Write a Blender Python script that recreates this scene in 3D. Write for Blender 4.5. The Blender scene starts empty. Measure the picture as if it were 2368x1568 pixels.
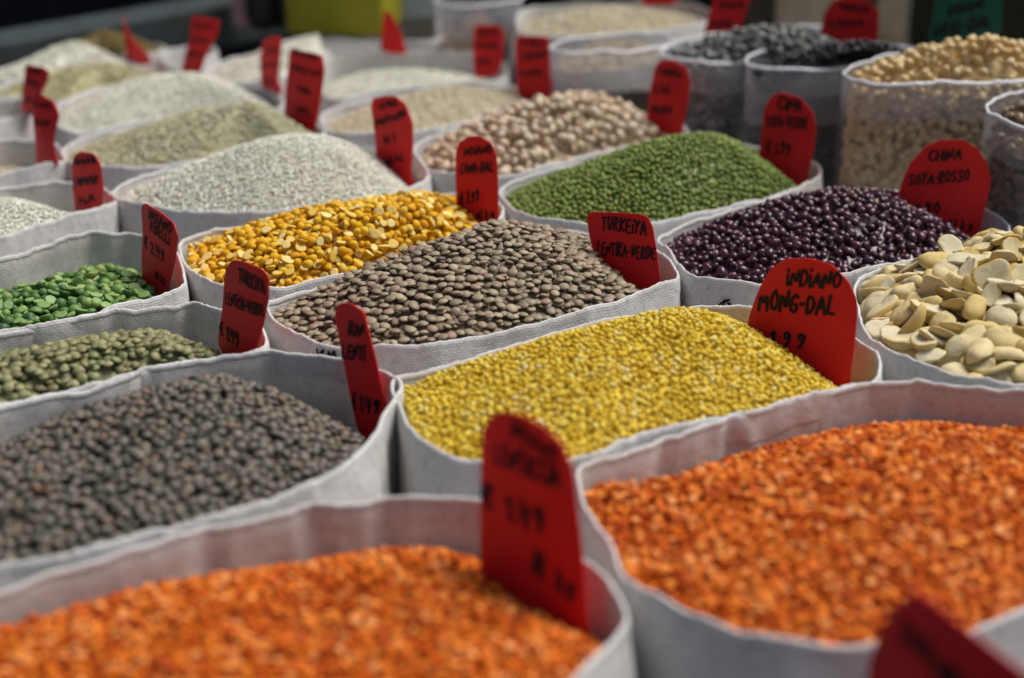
import bpy, bmesh, math, random
import numpy as np
from mathutils import Vector, Matrix, noise
from mathutils.bvhtree import BVHTree

random.seed(7)
RNG = np.random.default_rng(7)
S = bpy.context.scene
COL = S.collection

# ------------------------------------------------------------------ camera, world, light
PITCH = math.radians(22.0)
Z0 = 0.30                       # height of the sack rims above the stall table
CAM_Z = Z0 + 0.32
cam_d = bpy.data.cameras.new("camera")
cam = bpy.data.objects.new("camera", cam_d)
COL.objects.link(cam)
cam.location = (0, 0, CAM_Z)
cam.rotation_euler = (math.pi / 2 - PITCH, 0, 0)
cam_d.lens = 50.0
cam_d.sensor_width = 36.0
cam_d.clip_start = 0.02
cam_d.clip_end = 200.0
cam_d.dof.use_dof = True
cam_d.dof.focus_distance = 0.92
cam_d.dof.aperture_fstop = 3.7
S.camera = cam

SUN_EL, SUN_AZ = math.radians(60), math.radians(64)      # azimuth from +Y towards +X
world = bpy.data.worlds.new("World")
S.world = world
world.use_nodes = True
wn = world.node_tree
sky = wn.nodes.new("ShaderNodeTexSky")
sky.sky_type = 'NISHITA'
sky.sun_disc = False
sky.sun_elevation = SUN_EL
sky.sun_rotation = SUN_AZ
sky.air_density = 1.0
sky.dust_density = 6.0
sky.ozone_density = 0.4
bg = wn.nodes["Background"]
wn.links.new(sky.outputs[0], bg.inputs[0])
bg.inputs[1].default_value = 0.042
sd = bpy.data.lights.new("sun", 'SUN')
so = bpy.data.objects.new("sun", sd)
COL.objects.link(so)
sd.energy = 1.5
sd.angle = math.radians(34)
sd.color = (1.0, 0.99, 0.97)
sdir = Vector((math.sin(SUN_AZ) * math.cos(SUN_EL), math.cos(SUN_AZ) * math.cos(SUN_EL), math.sin(SUN_EL)))
so.rotation_euler = sdir.to_track_quat('Z', 'Y').to_euler()
so.location = sdir * 5
S.view_settings.view_transform = 'Standard'
S.view_settings.look = 'None'
S.view_settings.exposure = 1.10
S.view_settings.gamma = 1.0
S.view_settings.use_curve_mapping = False
S.cycles.use_denoising = True
S.cycles.max_bounces = 8
S.cycles.diffuse_bounces = 4
S.cycles.transparent_max_bounces = 12

# ------------------------------------------------------------------ helpers
FPX = 2367 * 50.0 / 36.0        # focal length in units of the survey drawing (2367 wide)
CX, CY = 1183.5, 784.0
R_AX = Vector((1, 0, 0))
F_AX = Vector((0, math.cos(PITCH), -math.sin(PITCH)))
U_AX = Vector((0, math.sin(PITCH), math.cos(PITCH)))
CAM = Vector((0, 0, CAM_Z))


def ray(x, y):
    return F_AX + R_AX * ((x - CX) / FPX) + U_AX * ((CY - y) / FPX)


def at(x, y, dz=0.0):
    """survey point -> world point on the horizontal plane Z0+dz"""
    d = ray(x, y)
    t = (Z0 + dz - CAM_Z) / d.z
    return CAM + d * t


def on_plane(x, y, P, N):
    d = ray(x, y)
    return CAM + d * ((P - CAM).dot(N) / d.dot(N))


def link(o, parent=None):
    COL.objects.link(o)
    if parent is not None:
        o.parent = parent
        o.matrix_parent_inverse = Matrix.Translation(-parent.location)
    return o


def empty(name, loc):
    o = bpy.data.objects.new(name, None)
    o.location = loc
    o.empty_display_size = 0.05
    COL.objects.link(o)
    return o


def tag(o, label=None, cat=None, group=None, kind=None):
    if label: o["label"] = label
    if cat: o["category"] = cat
    if group: o["group"] = group
    if kind: o["kind"] = kind
    return o


def np_mesh(name, V, F, mats, uv=None, tint=None, mat_idx=None, smooth=True):
    """V (n,3), F (m,k) with one k, or list of such arrays"""
    Fs = F if isinstance(F, list) else [F]
    me = bpy.data.meshes.new(name)
    V = np.asarray(V, dtype=np.float32)
    loops = np.concatenate([f.ravel() for f in Fs]).astype(np.int32)
    sizes = np.concatenate([np.full(len(f), f.shape[1], dtype=np.int32) for f in Fs])
    starts = np.concatenate([[0], np.cumsum(sizes)[:-1]]).astype(np.int32)
    me.vertices.add(len(V)); me.loops.add(len(loops)); me.polygons.add(len(sizes))
    me.vertices.foreach_set("co", V.ravel())
    me.loops.foreach_set("vertex_index", loops)
    me.polygons.foreach_set("loop_start", starts)
    me.polygons.foreach_set("loop_total", sizes)
    if mat_idx is not None:
        me.polygons.foreach_set("material_index", np.asarray(mat_idx, dtype=np.int32))
    me.polygons.foreach_set("use_smooth", np.full(len(sizes), smooth, dtype=bool))
    if tint is not None:
        a = me.attributes.new("tint", 'FLOAT', 'POINT')
        a.data.foreach_set("value", np.asarray(tint, dtype=np.float32))
    me.update(calc_edges=True)
    if uv is not None:
        l = me.uv_layers.new(name="UVMap")
        l.data.foreach_set("uv", np.asarray(uv, dtype=np.float32)[loops].ravel())
    me.validate()
    for m in mats: me.materials.append(m)
    return me


# ------------------------------------------------------------------ materials
def new_mat(name):
    m = bpy.data.materials.new(name)
    m.use_nodes = True
    nt = m.node_tree
    return m, nt, nt.nodes["Principled BSDF"]


def nd(nt, t, **kw):
    n = nt.nodes.new(t)
    for k, v in kw.items(): setattr(n, k, v)
    return n


def ramp(nt, stops, mode='LINEAR'):
    r = nt.nodes.new("ShaderNodeValToRGB")
    r.color_ramp.interpolation = mode
    els = r.color_ramp.elements
    while len(els) < len(stops): els.new(0.5)
    for e, (p, c) in zip(els, stops):
        e.position = p
        e.color = (*c, 1) if len(c) == 3 else c
    return r


def mixc(nt, a, b, fac, blend='MIX'):
    n = nt.nodes.new("ShaderNodeMix"); n.data_type = 'RGBA'; n.blend_type = blend
    L = nt.links
    for v, i in ((fac, 0), (a, 6), (b, 7)):
        if hasattr(v, 'links'): L.new(v, n.inputs[i])
        else: n.inputs[i].default_value = v if i == 0 else (*v, 1)
    return n.outputs[2]


def fabric_mat(name, tone=(0.78, 0.77, 0.75), dirt=0.5):
    m, nt, p = new_mat(name)
    L = nt.links
    uv = nd(nt, "ShaderNodeUVMap")
    br = nd(nt, "ShaderNodeTexBrick")
    br.inputs["Scale"].default_value = 1.0
    br.inputs["Brick Width"].default_value = 0.0036
    br.inputs["Row Height"].default_value = 0.0018
    br.inputs["Mortar Size"].default_value = 0.00028
    br.inputs["Mortar Smooth"].default_value = 0.9
    br.inputs["Color1"].default_value = (1, 1, 1, 1)
    br.inputs["Color2"].default_value = (0.86, 0.86, 0.86, 1)
    br.inputs["Mortar"].default_value = (0.25, 0.25, 0.25, 1)
    wob = nd(nt, "ShaderNodeTexNoise"); wob.inputs["Scale"].default_value = 60
    va = nd(nt, "ShaderNodeVectorMath", operation='MULTIPLY_ADD')
    L.new(uv.outputs[0], wob.inputs[0])
    L.new(wob.outputs["Color"], va.inputs[0]); va.inputs[1].default_value = (0.0016, 0.0016, 0); L.new(uv.outputs[0], va.inputs[2])
    L.new(va.outputs[0], br.inputs[0])
    tc = nd(nt, "ShaderNodeTexCoord")
    n1 = nd(nt, "ShaderNodeTexNoise"); n1.inputs["Scale"].default_value = 14; n1.inputs["Detail"].default_value = 6
    L.new(tc.outputs["Object"], n1.inputs[0])
    r1 = ramp(nt, [(0.45, (0, 0, 0)), (0.75, (1, 1, 1))]); L.new(n1.outputs[0], r1.inputs[0])
    dm = nd(nt, "ShaderNodeMath", operation='MULTIPLY'); L.new(r1.outputs[0], dm.inputs[0]); dm.inputs[1].default_value = dirt
    stain = tuple(t * k for t, k in zip(tone, (0.80, 0.73, 0.66)))
    c1 = mixc(nt, tone, stain, dm.outputs[0])
    c2 = mixc(nt, c1, br.outputs["Color"], 0.34, 'MULTIPLY')
    n2 = nd(nt, "ShaderNodeTexNoise"); n2.inputs["Scale"].default_value = 240; n2.inputs["Detail"].default_value = 3
    L.new(tc.outputs["Object"], n2.inputs[0])
    r2 = ramp(nt, [(0.30, (0.72, 0.70, 0.68)), (0.48, (1, 1, 1))]); L.new(n2.outputs[0], r2.inputs[0])
    c3 = mixc(nt, c2, r2.outputs[0], 0.6, 'MULTIPLY')
    L.new(c3, p.inputs["Base Color"])
    p.inputs["Roughness"].default_value = 0.62
    p.inputs["Specular IOR Level"].default_value = 0.3
    b = nd(nt, "ShaderNodeBump"); b.inputs["Strength"].default_value = 0.55; b.inputs["Distance"].default_value = 0.0006
    L.new(br.outputs["Color"], b.inputs["Height"])
    n3 = nd(nt, "ShaderNodeTexNoise"); n3.inputs["Scale"].default_value = 45; n3.inputs["Detail"].default_value = 4
    L.new(tc.outputs["Object"], n3.inputs[0])
    b2 = nd(nt, "ShaderNodeBump"); b2.inputs["Strength"].default_value = 0.5; b2.inputs["Distance"].default_value = 0.004
    L.new(n3.outputs[0], b2.inputs["Height"]); L.new(b.outputs[0], b2.inputs["Normal"])
    L.new(b2.outputs[0], p.inputs["Normal"])
    tr = nd(nt, "ShaderNodeBsdfTranslucent"); L.new(c3, tr.inputs[0]); L.new(b2.outputs[0], tr.inputs["Normal"])
    mx = nd(nt, "ShaderNodeMixShader"); mx.inputs[0].default_value = 0.22
    L.new(p.outputs[0], mx.inputs[1]); L.new(tr.outputs[0], mx.inputs[2])
    L.new(mx.outputs[0], nt.nodes["Material Output"].inputs[0])
    return m


def grain_mat(name, stops, rough=0.5, spec=0.4, mottle=0.25, mscale=900, bump=0.0, sss=0.0):
    """colour varies from grain to grain (the tint attribute) with fine mottling of the skin"""
    m, nt, p = new_mat(name)
    L = nt.links
    at_ = nd(nt, "ShaderNodeAttribute", attribute_name="tint")
    r = ramp(nt, stops); L.new(at_.outputs["Fac"], r.inputs[0])
    tc = nd(nt, "ShaderNodeTexCoord")
    n = nd(nt, "ShaderNodeTexNoise"); n.inputs["Scale"].default_value = mscale; n.inputs["Detail"].default_value = 3
    L.new(tc.outputs["Object"], n.inputs[0])
    r2 = ramp(nt, [(0.25, (1 - mottle,) * 3), (0.7, (1 + mottle * 0.4,) * 3)]); L.new(n.outputs[0], r2.inputs[0])
    c = mixc(nt, r.outputs[0], r2.outputs[0], 1.0, 'MULTIPLY')
    L.new(c, p.inputs["Base Color"])
    p.inputs["Roughness"].default_value = rough
    p.inputs["Specular IOR Level"].default_value = spec
    if sss:
        p.inputs["Subsurface Weight"].default_value = sss
        p.inputs["Subsurface Radius"].default_value = (0.6, 0.4, 0.2)
        p.inputs["Subsurface Scale"].default_value = 0.002
    if bump:
        b = nd(nt, "ShaderNodeBump"); b.inputs["Strength"].default_value = bump; b.inputs["Distance"].default_value = 0.001
        L.new(n.outputs[0], b.inputs["Height"]); L.new(b.outputs[0], p.inputs["Normal"])
    return m


def plain_mat(name, col, rough=0.6, spec=0.3, var=0.2, scale=30, bump=0.0):
    m, nt, p = new_mat(name)
    L = nt.links
    tc = nd(nt, "ShaderNodeTexCoord")
    n = nd(nt, "ShaderNodeTexNoise"); n.inputs["Scale"].default_value = scale; n.inputs["Detail"].default_value = 5
    L.new(tc.outputs["Object"], n.inputs[0])
    r2 = ramp(nt, [(0.3, tuple(c * (1 - var) for c in col)), (0.7, tuple(min(1, c * (1 + var)) for c in col))]); L.new(n.outputs[0], r2.inputs[0])
    L.new(r2.outputs[0], p.inputs["Base Color"])
    p.inputs["Roughness"].default_value = rough
    p.inputs["Specular IOR Level"].default_value = spec
    if bump:
        b = nd(nt, "ShaderNodeBump"); b.inputs["Strength"].default_value = bump; b.inputs["Distance"].default_value = 0.002
        L.new(n.outputs[0], b.inputs["Height"]); L.new(b.outputs[0], p.inputs["Normal"])
    return m


def plastic_mat(name, milk=0.4):
    """clear polythene with a milky cast"""
    m, nt, p = new_mat(name)
    L = nt.links
    tc = nd(nt, "ShaderNodeTexCoord")
    n = nd(nt, "ShaderNodeTexNoise"); n.inputs["Scale"].default_value = 18; n.inputs["Detail"].default_value = 5
    L.new(tc.outputs["Object"], n.inputs[0])
    mr = nd(nt, "ShaderNodeMapRange"); mr.inputs[1].default_value = 0.3; mr.inputs[2].default_value = 0.7
    mr.inputs[3].default_value = milk * 0.75; mr.inputs[4].default_value = milk * 1.2
    L.new(n.outputs[0], mr.inputs[0])
    L.new(mr.outputs[0], p.inputs["Alpha"])
    p.inputs["Base Color"].default_value = (0.70, 0.72, 0.75, 1)
    p.inputs["Roughness"].default_value = 0.16
    p.inputs["Specular IOR Level"].default_value = 0.8
    b = nd(nt, "ShaderNodeBump"); b.inputs["Strength"].default_value = 1.0; b.inputs["Distance"].default_value = 0.004
    L.new(n.outputs[0], b.inputs["Height"]); L.new(b.outputs[0], p.inputs["Normal"])
    return m


FABRIC = fabric_mat("woven_white_fabric")
FABRIC_FOLD = fabric_mat("folded_white_fabric", tone=(0.80, 0.80, 0.78), dirt=0.4)
INK = plain_mat("black_marker_ink", (0.012, 0.012, 0.014), rough=0.7, spec=0.2)
RED = plain_mat("red_card", (0.68, 0.011, 0.014), rough=0.55, spec=0.3, var=0.16, scale=28, bump=0.10)
GREEN = plain_mat("green_card", (0.006, 0.085, 0.062), rough=0.62, spec=0.25, var=0.10, scale=120, bump=0.08)
PLASTIC = plastic_mat("milky_clear_plastic", 0.12)
PLASTIC_FOLD = plastic_mat("doubled_clear_plastic", 0.26)
LIP = plain_mat('white_plastic_lip', (0.72, 0.73, 0.75), rough=.3, spec=.5, var=.08)
OCC_V, OCC_F = [], []           # opaque surfaces, for finding which grains can be seen


def occl(me):
    base = sum(len(v) for v in OCC_V)
    n = len(me.vertices)
    v = np.empty(n * 3, dtype=np.float32); me.vertices.foreach_get("co", v)
    OCC_V.append(v.reshape(-1, 3))
    OCC_F.extend([[i + base for i in p.vertices] for p in me.polygons])


# ------------------------------------------------------------------ setting
def sheet(name, x0, x1, y0, y1, z, mat):
    V = np.array([[x0, y0, z], [x1, y0, z], [x1, y1, z], [x0, y1, z]])
    me = np_mesh(name, V, np.array([[0, 1, 2, 3]]), [mat])
    return link(bpy.data.objects.new(name, me))


g = sheet("ground", -60, 60, -20, 120, -0.85, plain_mat("ground_painted_shade", (0.02, 0.02, 0.022), rough=0.9, var=0.4, scale=2))  # near-black base colour stands in for shade beyond the table
tag(g, kind='structure')


def box_mesh(name, c, size, mat, rot=0.0, bev=0.004):
    bm = bmesh.new()
    bmesh.ops.create_cube(bm, size=1.0)
    bmesh.ops.scale(bm, vec=size, verts=bm.verts)
    bmesh.ops.bevel(bm, geom=bm.edges[:], offset=bev, segments=2, affect='EDGES', profile=0.5)
    bmesh.ops.rotate(bm, cent=(0, 0, 0), matrix=Matrix.Rotation(rot, 3, 'Z'), verts=bm.verts)
    bmesh.ops.translate(bm, vec=c, verts=bm.verts)
    me = bpy.data.meshes.new(name); bm.to_mesh(me); bm.free()
    me.materials.append(mat)
    for p in me.polygons: p.use_smooth = False
    return me


# ------------------------------------------------------------------ sacks
def rim_curve(pts, n=260):
    """closed centripetal Catmull-Rom through (x, y, rim z offset, content z offset)"""
    W = []
    for q in pts:
        x, y = q[0], q[1]
        rz = q[2]; cz = q[3]
        w = at(x, y, rz)
        W.append((w.x, w.y, rz, cz))
    W = np.array(W)
    m = len(W)
    out = []
    for i in range(m):
        p0, p1, p2, p3 = W[(i - 1) % m], W[i], W[(i + 1) % m], W[(i + 2) % m]
        t0 = 0.0
        t1 = t0 + max(np.linalg.norm((p1 - p0)[:2]), 1e-5) ** 0.5
        t2 = t1 + max(np.linalg.norm((p2 - p1)[:2]), 1e-5) ** 0.5
        t3 = t2 + max(np.linalg.norm((p3 - p2)[:2]), 1e-5) ** 0.5
        for t in np.linspace(t1, t2, 24, endpoint=False):
            A1 = (t1 - t) / (t1 - t0) * p0 + (t - t0) / (t1 - t0) * p1
            A2 = (t2 - t) / (t2 - t1) * p1 + (t - t1) / (t2 - t1) * p2
            A3 = (t3 - t) / (t3 - t2) * p2 + (t - t2) / (t3 - t2) * p3
            B1 = (t2 - t) / (t2 - t0) * A1 + (t - t0) / (t2 - t0) * A2
            B2 = (t3 - t) / (t3 - t1) * A2 + (t - t1) / (t3 - t1) * A3
            out.append((t2 - t) / (t2 - t1) * B1 + (t - t1) / (t2 - t1) * B2)
    P = np.array(out)
    Q = np.vstack([P, P[:1]])
    s = np.concatenate([[0], np.cumsum(np.linalg.norm(np.diff(Q[:, :2], axis=0), axis=1))])
    u = np.linspace(0, s[-1], n, endpoint=False)
    R = np.stack([np.interp(u, s, Q[:, k]) for k in range(4)], axis=1)
    area = 0.5 * np.sum(R[:, 0] * np.roll(R[:, 1], -1) - np.roll(R[:, 0], -1) * R[:, 1])
    if area < 0:
        R = R[::-1].copy()
    return R, s[-1]


def outward(R):
    t = np.roll(R[:, :2], -1, axis=0) - np.roll(R[:, :2], 1, axis=0)
    t /= np.linalg.norm(t, axis=1)[:, None] + 1e-9
    nrm = np.stack([t[:, 1], -t[:, 0]], axis=1)
    for _ in range(3):
        nrm = (nrm + np.roll(nrm, 1, axis=0) + np.roll(nrm, -1, axis=0))
        nrm /= np.linalg.norm(nrm, axis=1)[:, None]
    return nrm


def fbm(x, y, z, f):
    return noise.noise(Vector((x * f, y * f, z * f)))


def ring_mesh(name, rings, per, mats, closed_profile=False):
    """rings: list of (n,3) arrays stacked into a skin; uv = (arc length, profile length)"""
    n = len(rings[0]); k = len(rings)
    seam = [np.vstack([r, r[:1]]) for r in rings]
    V = np.vstack(seam)
    F = []
    i = np.arange(n)
    for a in range(k - 1):
        b0, b1 = a * (n + 1), (a + 1) * (n + 1)
        F.append(np.stack([b0 + i, b0 + i + 1, b1 + i + 1, b1 + i], axis=1))
    F = np.vstack(F)
    uu = np.tile(np.linspace(0, per, n + 1), k)
    vv = np.zeros(k)
    for a in range(1, k):
        vv[a] = vv[a - 1] + np.mean(np.linalg.norm(rings[a] - rings[a - 1], axis=1))
    uv = np.stack([uu, np.repeat(vv, n + 1)], axis=1)
    return np_mesh(name, V, F, mats, uv=uv)


SACKS = {}
MAXDEPTH = 0.30


SPECS = []


def make_sack(key, name, pts, label, *a, **k):
    SPECS.append((key, name, pts, label, a, k))


def build_sack(key, name, pts, label, cat='sack', group='open sacks of grain', rz=0.0, cz=-0.008, clear=False, bulge=0.004, wob=0.0016, fold=0.016, n=420, depth=None, folds=()):
    # a point is (x, y) or (x, y, content level): rim height and content level are above the common rim plane
    pts = [(p[0], p[1], rz, p[2] if len(p) > 2 else cz) for p in pts]
    R, per = rim_curve(pts, n)
    gap = np.full(n, .03)                    # room for the sack to belly out between its neighbours
    for k2, o2 in CURVES.items():
        if k2 != key:
            d2 = np.sqrt(((R[:, None, :2] - o2[None, ::3, :2]) ** 2).sum(axis=2)).min(axis=1)
            gap = np.minimum(gap, d2)
    gap = np.clip((gap - .004) * .6, 0, 0.001 if clear else .013)
    for _ in range(12): gap = (gap + np.roll(gap, 1) + np.roll(gap, -1)) / 3
    N = outward(R)
    seed = random.uniform(0, 50)
    ztop = Z0 + R[:, 2] + np.array([0.0028 * fbm(x, y, seed, 22) + 0.0016 * fbm(x, y, seed, 70) + 0.0008 * fbm(x, y, seed, 260) for x, y in R[:, :2]])
    crease = np.array([fbm(x, y, seed + 9, 30) for x, y in R[:, :2]])
    dmax = Z0 - 0.002 if depth is None else depth
    arc = np.linspace(0, per, n, endpoint=False)
    pleats = []
    for _ in range(int(per / 0.045)):
        pleats.append((random.uniform(0, per), random.choice((-.4, 1)) * random.uniform(.0008, .0032), random.uniform(.004, .014), random.uniform(-.5, .5), random.uniform(.2, 1)))
    for fx, fy in folds:
        w_ = at(fx, fy, rz)
        k_ = int(np.argmin(np.hypot(R[:, 0] - w_.x, R[:, 1] - w_.y)))
        pleats.append((arc[k_], .0045, .010, random.uniform(-.15, .15), 1.0))

    def pleat(dz):
        a = np.zeros(n)
        for s0, amp, wd, sl, top in pleats:
            d_ = np.abs((arc - s0 - sl * dz + per / 2) % per - per / 2)
            a += amp * np.maximum(0, 1 - d_ / wd) * (top * .6 + (1 - top * .6) * min(1, -dz / .05)) * max(.3, 1 + dz / .25)
        return a

    def ring(off, dz, wrinkle=1.0):
        z = ztop + dz
        a = np.array([fbm(x * 1.0, y * 1.0, zz * 0.45 + seed, 26) * wob * 1.6 + fbm(x, y, zz * 0.8 + seed, 75) * wob * 0.5
                      for (x, y), zz in zip(R[:, :2], z)]) * wrinkle
        a = a + crease * wob * min(1.0, -dz / 0.05) * 1.5 * wrinkle
        a = a + pleat(dz) * (0.2 if clear else 1.0)
        xy = R[:, :2] + N * (np.asarray(off) + a)[:, None]
        return np.column_stack([xy, z])

    def bl(dz):
        t = min(1.0, -dz / 0.13)
        return (bulge * .3 + gap) * math.sin(t * math.pi * 0.62)

    mats = [PLASTIC] if clear else [FABRIC]
    rings = [] if clear else [ring(-0.0014, d, 0.8 if d > -0.02 else 1) for d in (-0.13, -0.09, -0.06, -0.04, -0.025, -0.012, -0.004)]
    rings.append(ring(0, 0.0, .8))
    rings += [ring(bl(d), d, 0.8 if d > -0.02 else 1) for d in (-0.004, -0.012, -0.022, -0.035, -0.05, -0.07, -0.095, -0.125, -0.16, -0.21)]
    last = ring(0.0, 0.0)
    last[:, 2] = Z0 - dmax
    cxy = last[:, :2].mean(axis=0)
    last[:, :2] = cxy + (last[:, :2] - cxy) * 0.97
    rings.append(last)
    root = empty(name, (float(cxy[0]), float(cxy[1]), 0.0))
    tag(root, label, cat, group)
    wall = ring_mesh("fabric_wall" if not clear else "plastic_wall", rings, per, mats)
    wo = link(bpy.data.objects.new(wall.name.split('.')[0], wall), root)
    # folded rim: a turned-over band, rounded on top
    prof = [(0.0, 0.0), (0.0006, 0.0008), (0.0012, 0.0), (0.0014, -fold * .6), (0.0014, -fold)] if clear else [(-0.0016, -0.0025), (-0.0017, -0.0012), (-0.0013, 0.0001), (-0.0005, 0.0006), (0.0003, 0.0001), (0.0008, -0.002), (0.0012, -fold * 0.6), (0.0011, -fold)]
    jit = np.array([fbm(x, y, seed + 3, 60) for x, y in R[:, :2]])
    fr = []
    for k, (o_, d_) in enumerate(prof):
        r_ = ring(o_, d_, 0.8)
        if k == len(prof) - 1: r_[:, 2] += jit * 0.003
        fr.append(r_)
    fm = ring_mesh("rim_fold", fr, per, [PLASTIC_FOLD] if clear else [FABRIC_FOLD])
    link(bpy.data.objects.new("rim_fold", fm), root)
    if clear:
        lip = ring_mesh("rim_edge", [ring(a_, b_, .8) for a_, b_ in ((.0001, -.0005), (-.0006, .0012), (.0006, .0024), (.0019, .0012), (.0018, -.0008))], per, [LIP])
        link(bpy.data.objects.new("rim_edge", lip), root)
    if not clear:
        occl(wall); occl(fm)
    SACKS[key] = dict(root=root, R=R, N=N, per=per, wall=wall, clear=clear, ztop=ztop, crease=crease)
    return root


class Heap:
    def __init__(self, key, peak, ph, p=1.7, rough=0.0036, lump=13):
        s = SACKS[key]
        R, N = s['R'], s['N']
        inset = 0.0045
        E = R[:, :2] - N * inset
        pk = at(peak[0], peak[1], ph)
        self.c = np.array([pk.x, pk.y]); self.ph = ph; self.p = p
        d = E - self.c
        ang = np.unwrap(np.arctan2(d[:, 1], d[:, 0]))
        ang = np.maximum.accumulate(ang)
        rad = np.linalg.norm(d, axis=1)
        o = np.concatenate([ang - 2 * math.pi, ang, ang + 2 * math.pi])
        self.ang = o; self.rad = np.tile(rad, 3); self.cz = np.tile(R[:, 3], 3)
        self.a0 = ang[0]
        self.rough = rough; self.lump = lump
        self.E = E; self.key = key
        self.seed = random.uniform(0, 99)
        ph_ = RNG.uniform(0, 6.28, (10, 2)); self.w = RNG.normal(0, 1, (10, 2)) * lump; self.pz = ph_

    def frac(self, x, y):
        dx, dy = x - self.c[0], y - self.c[1]
        a = np.arctan2(dy, dx)
        a = self.a0 + np.mod(a - self.a0, 2 * math.pi)
        rr = np.interp(a, self.ang, self.rad)
        cz = np.interp(a, self.ang, self.cz)
        return np.hypot(dx, dy) / np.maximum(rr, 1e-6), cz

    def z(self, x, y):
        f, cz = self.frac(x, y)
        s = np.clip(f, 0, 1.2) ** self.p
        n = sum(np.sin(x * wx * 3 + y * wy * 3 + q) for (wx, wy), (q, _) in zip(self.w, self.pz)) / 5.0
        return Z0 + cz * s + self.ph * (1 - s) + n * self.rough * np.clip(1.1 - f, 0, 1)

    def normal(self, x, y, e=0.002):
        zx = (self.z(x + e, y) - self.z(x - e, y)) / (2 * e)
        zy = (self.z(x, y + e) - self.z(x, y - e)) / (2 * e)
        n = np.stack([-zx, -zy, np.ones_like(zx)], axis=1)
        return n / np.linalg.norm(n, axis=1)[:, None]

    def base(self, drop):
        nr = 22
        E = self.E[::2]
        n = len(E)
        fr = np.linspace(0, 1, nr + 1)[1:]
        P = [self.c[None, :]] + [self.c + (E - self.c) * f for f in fr]
        XY = np.vstack(P)
        V = np.column_stack([XY, self.z(XY[:, 0], XY[:, 1]) - drop])
        i = np.arange(n); j = (i + 1) % n
        T = [np.stack([np.zeros(n, int), 1 + i, 1 + j], axis=1)]
        for a in range(nr - 1):
            b0, b1 = 1 + a * n, 1 + (a + 1) * n
            T.append(np.stack([b0 + i, b1 + i, b1 + j], axis=1))
            T.append(np.stack([b0 + i, b1 + j, b0 + j], axis=1))
        return V, np.vstack(T)


# ---- grain shapes: (V, triangles, material index per triangle); unit diameter 1 along x
def rings_to_tris(rings, top, bot, seg):
    V = [top] if top is not None else []
    V = [np.array(top)[None, :]] + rings + [np.array(bot)[None, :]]
    V = np.vstack(V)
    T = []
    for s in range(seg):
        T.append((0, 1 + s, 1 + (s + 1) % seg))
    for r in range(len(rings) - 1):
        a, b = 1 + r * seg, 1 + (r + 1) * seg
        for s in range(seg):
            t = (s + 1) % seg
            T.append((a + s, b + s, b + t)); T.append((a + s, b + t, a + t))
    a = 1 + (len(rings) - 1) * seg; e = len(V) - 1
    for s in range(seg):
        T.append((a + s, e, a + (s + 1) % seg))
    return V, np.array(T)


def revolve(profile, seg, sx=1.0, sy=1.0, lump=0.0, top=None, bot=None):
    """profile [(r, z)...] from top to bottom"""
    a = np.linspace(0, 2 * math.pi, seg, endpoint=False)
    k = 1 + lump * (np.sin(a * 2 + RNG.uniform(0, 6)) * 0.6 + np.sin(a * 3 + RNG.uniform(0, 6)) * 0.5)
    rings = [np.column_stack([np.cos(a) * r * k * sx, np.sin(a) * r * k * sy, np.full(seg, z)]) for r, z in profile]
    V, T = rings_to_tris(rings, (0, 0, top if top is not None else profile[0][1]), (0, 0, bot if bot is not None else profile[-1][1]), seg)
    return V, T, np.zeros(len(T), int)


def sh_lentil(th=0.42, seg=12, lump=0.03):
    h = th / 2
    pr = [(0.20, h * .93), (0.34, h * .70), (0.44, h * .38), (0.5, h * .06), (0.5, -h * .06), (0.44, -h * .38), (0.32, -h * .74)]
    return revolve(pr, seg, 1, RNG.uniform(.93, 1.0), lump, top=h, bot=-h)


def sh_split(th=0.45, seg=11, lump=0.06):
    pr = [(0.22, th * .90), (0.38, th * .62), (0.48, th * .25), (0.49, th * .05), (0.45, -0.01), (0.25, 0.0)]
    V, T, M = revolve(pr, seg, 1, RNG.uniform(.84, 1.0), lump, top=th, bot=RNG.uniform(0, .03))
    V[:, 2] -= th * 0.45
    M[-3 * seg:] = 1            # the flat cut face
    return V, T, M


def sh_ell(a=1.0, b=0.8, c=0.75, seg=10, nr=5, lump=0.02, bend=0.0):
    pr = []
    for i in range(1, nr + 1):
        t = math.pi * i / (nr + 1)
        pr.append((math.sin(t) * .5, math.cos(t) * .5))
    V, T, M = revolve(pr, seg, 1, 1, lump, top=.5, bot=-.5)
    V = np.column_stack([V[:, 2] * a, V[:, 0] * b, V[:, 1] * c])
    V[:, 1] += bend * (V[:, 0] ** 2) * 2
    return V, T, M


def sh_bean(seg=12, nr=7):
    """adzuki: barrel-shaped with a pale hilum stripe"""
    V, T, M = sh_ell(1.0, 0.74, 0.72, seg, nr, 0.02)
    V[:, 0] = np.sign(V[:, 0]) * np.abs(V[:, 0]) ** 0.88 * 0.5 ** 0.12
    c = V[T].mean(axis=1)
    ang = np.arctan2(c[:, 2], c[:, 1])
    M = ((np.abs(c[:, 0]) < .27) & (np.abs(ang - 0.25) < .27)).astype(int)
    return V, T, M


def sh_pea(seg=12, nr=7):
    V, T, M = sh_ell(1.0, RNG.uniform(.86, .95), RNG.uniform(.84, .92), seg, nr, 0.02)
    return V, T, M


def sh_rice(seg=6):
    t = np.array([-.46, -.3, 0, .3, .46])
    w = np.array([.42, .85, 1, .8, .38]) * 0.5
    a = np.linspace(0, 2 * math.pi, seg, endpoint=False)
    rings = [np.column_stack([np.full(seg, x), np.cos(a) * q * .28, np.sin(a) * q * .24]) for x, q in zip(t, w)]
    V, T = rings_to_tris(rings, (-.5, 0, 0), (.5, 0, 0), seg)
    V[:, 1] += 0.08 * V[:, 0] ** 2
    return V, T, np.zeros(len(T), int)


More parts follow.
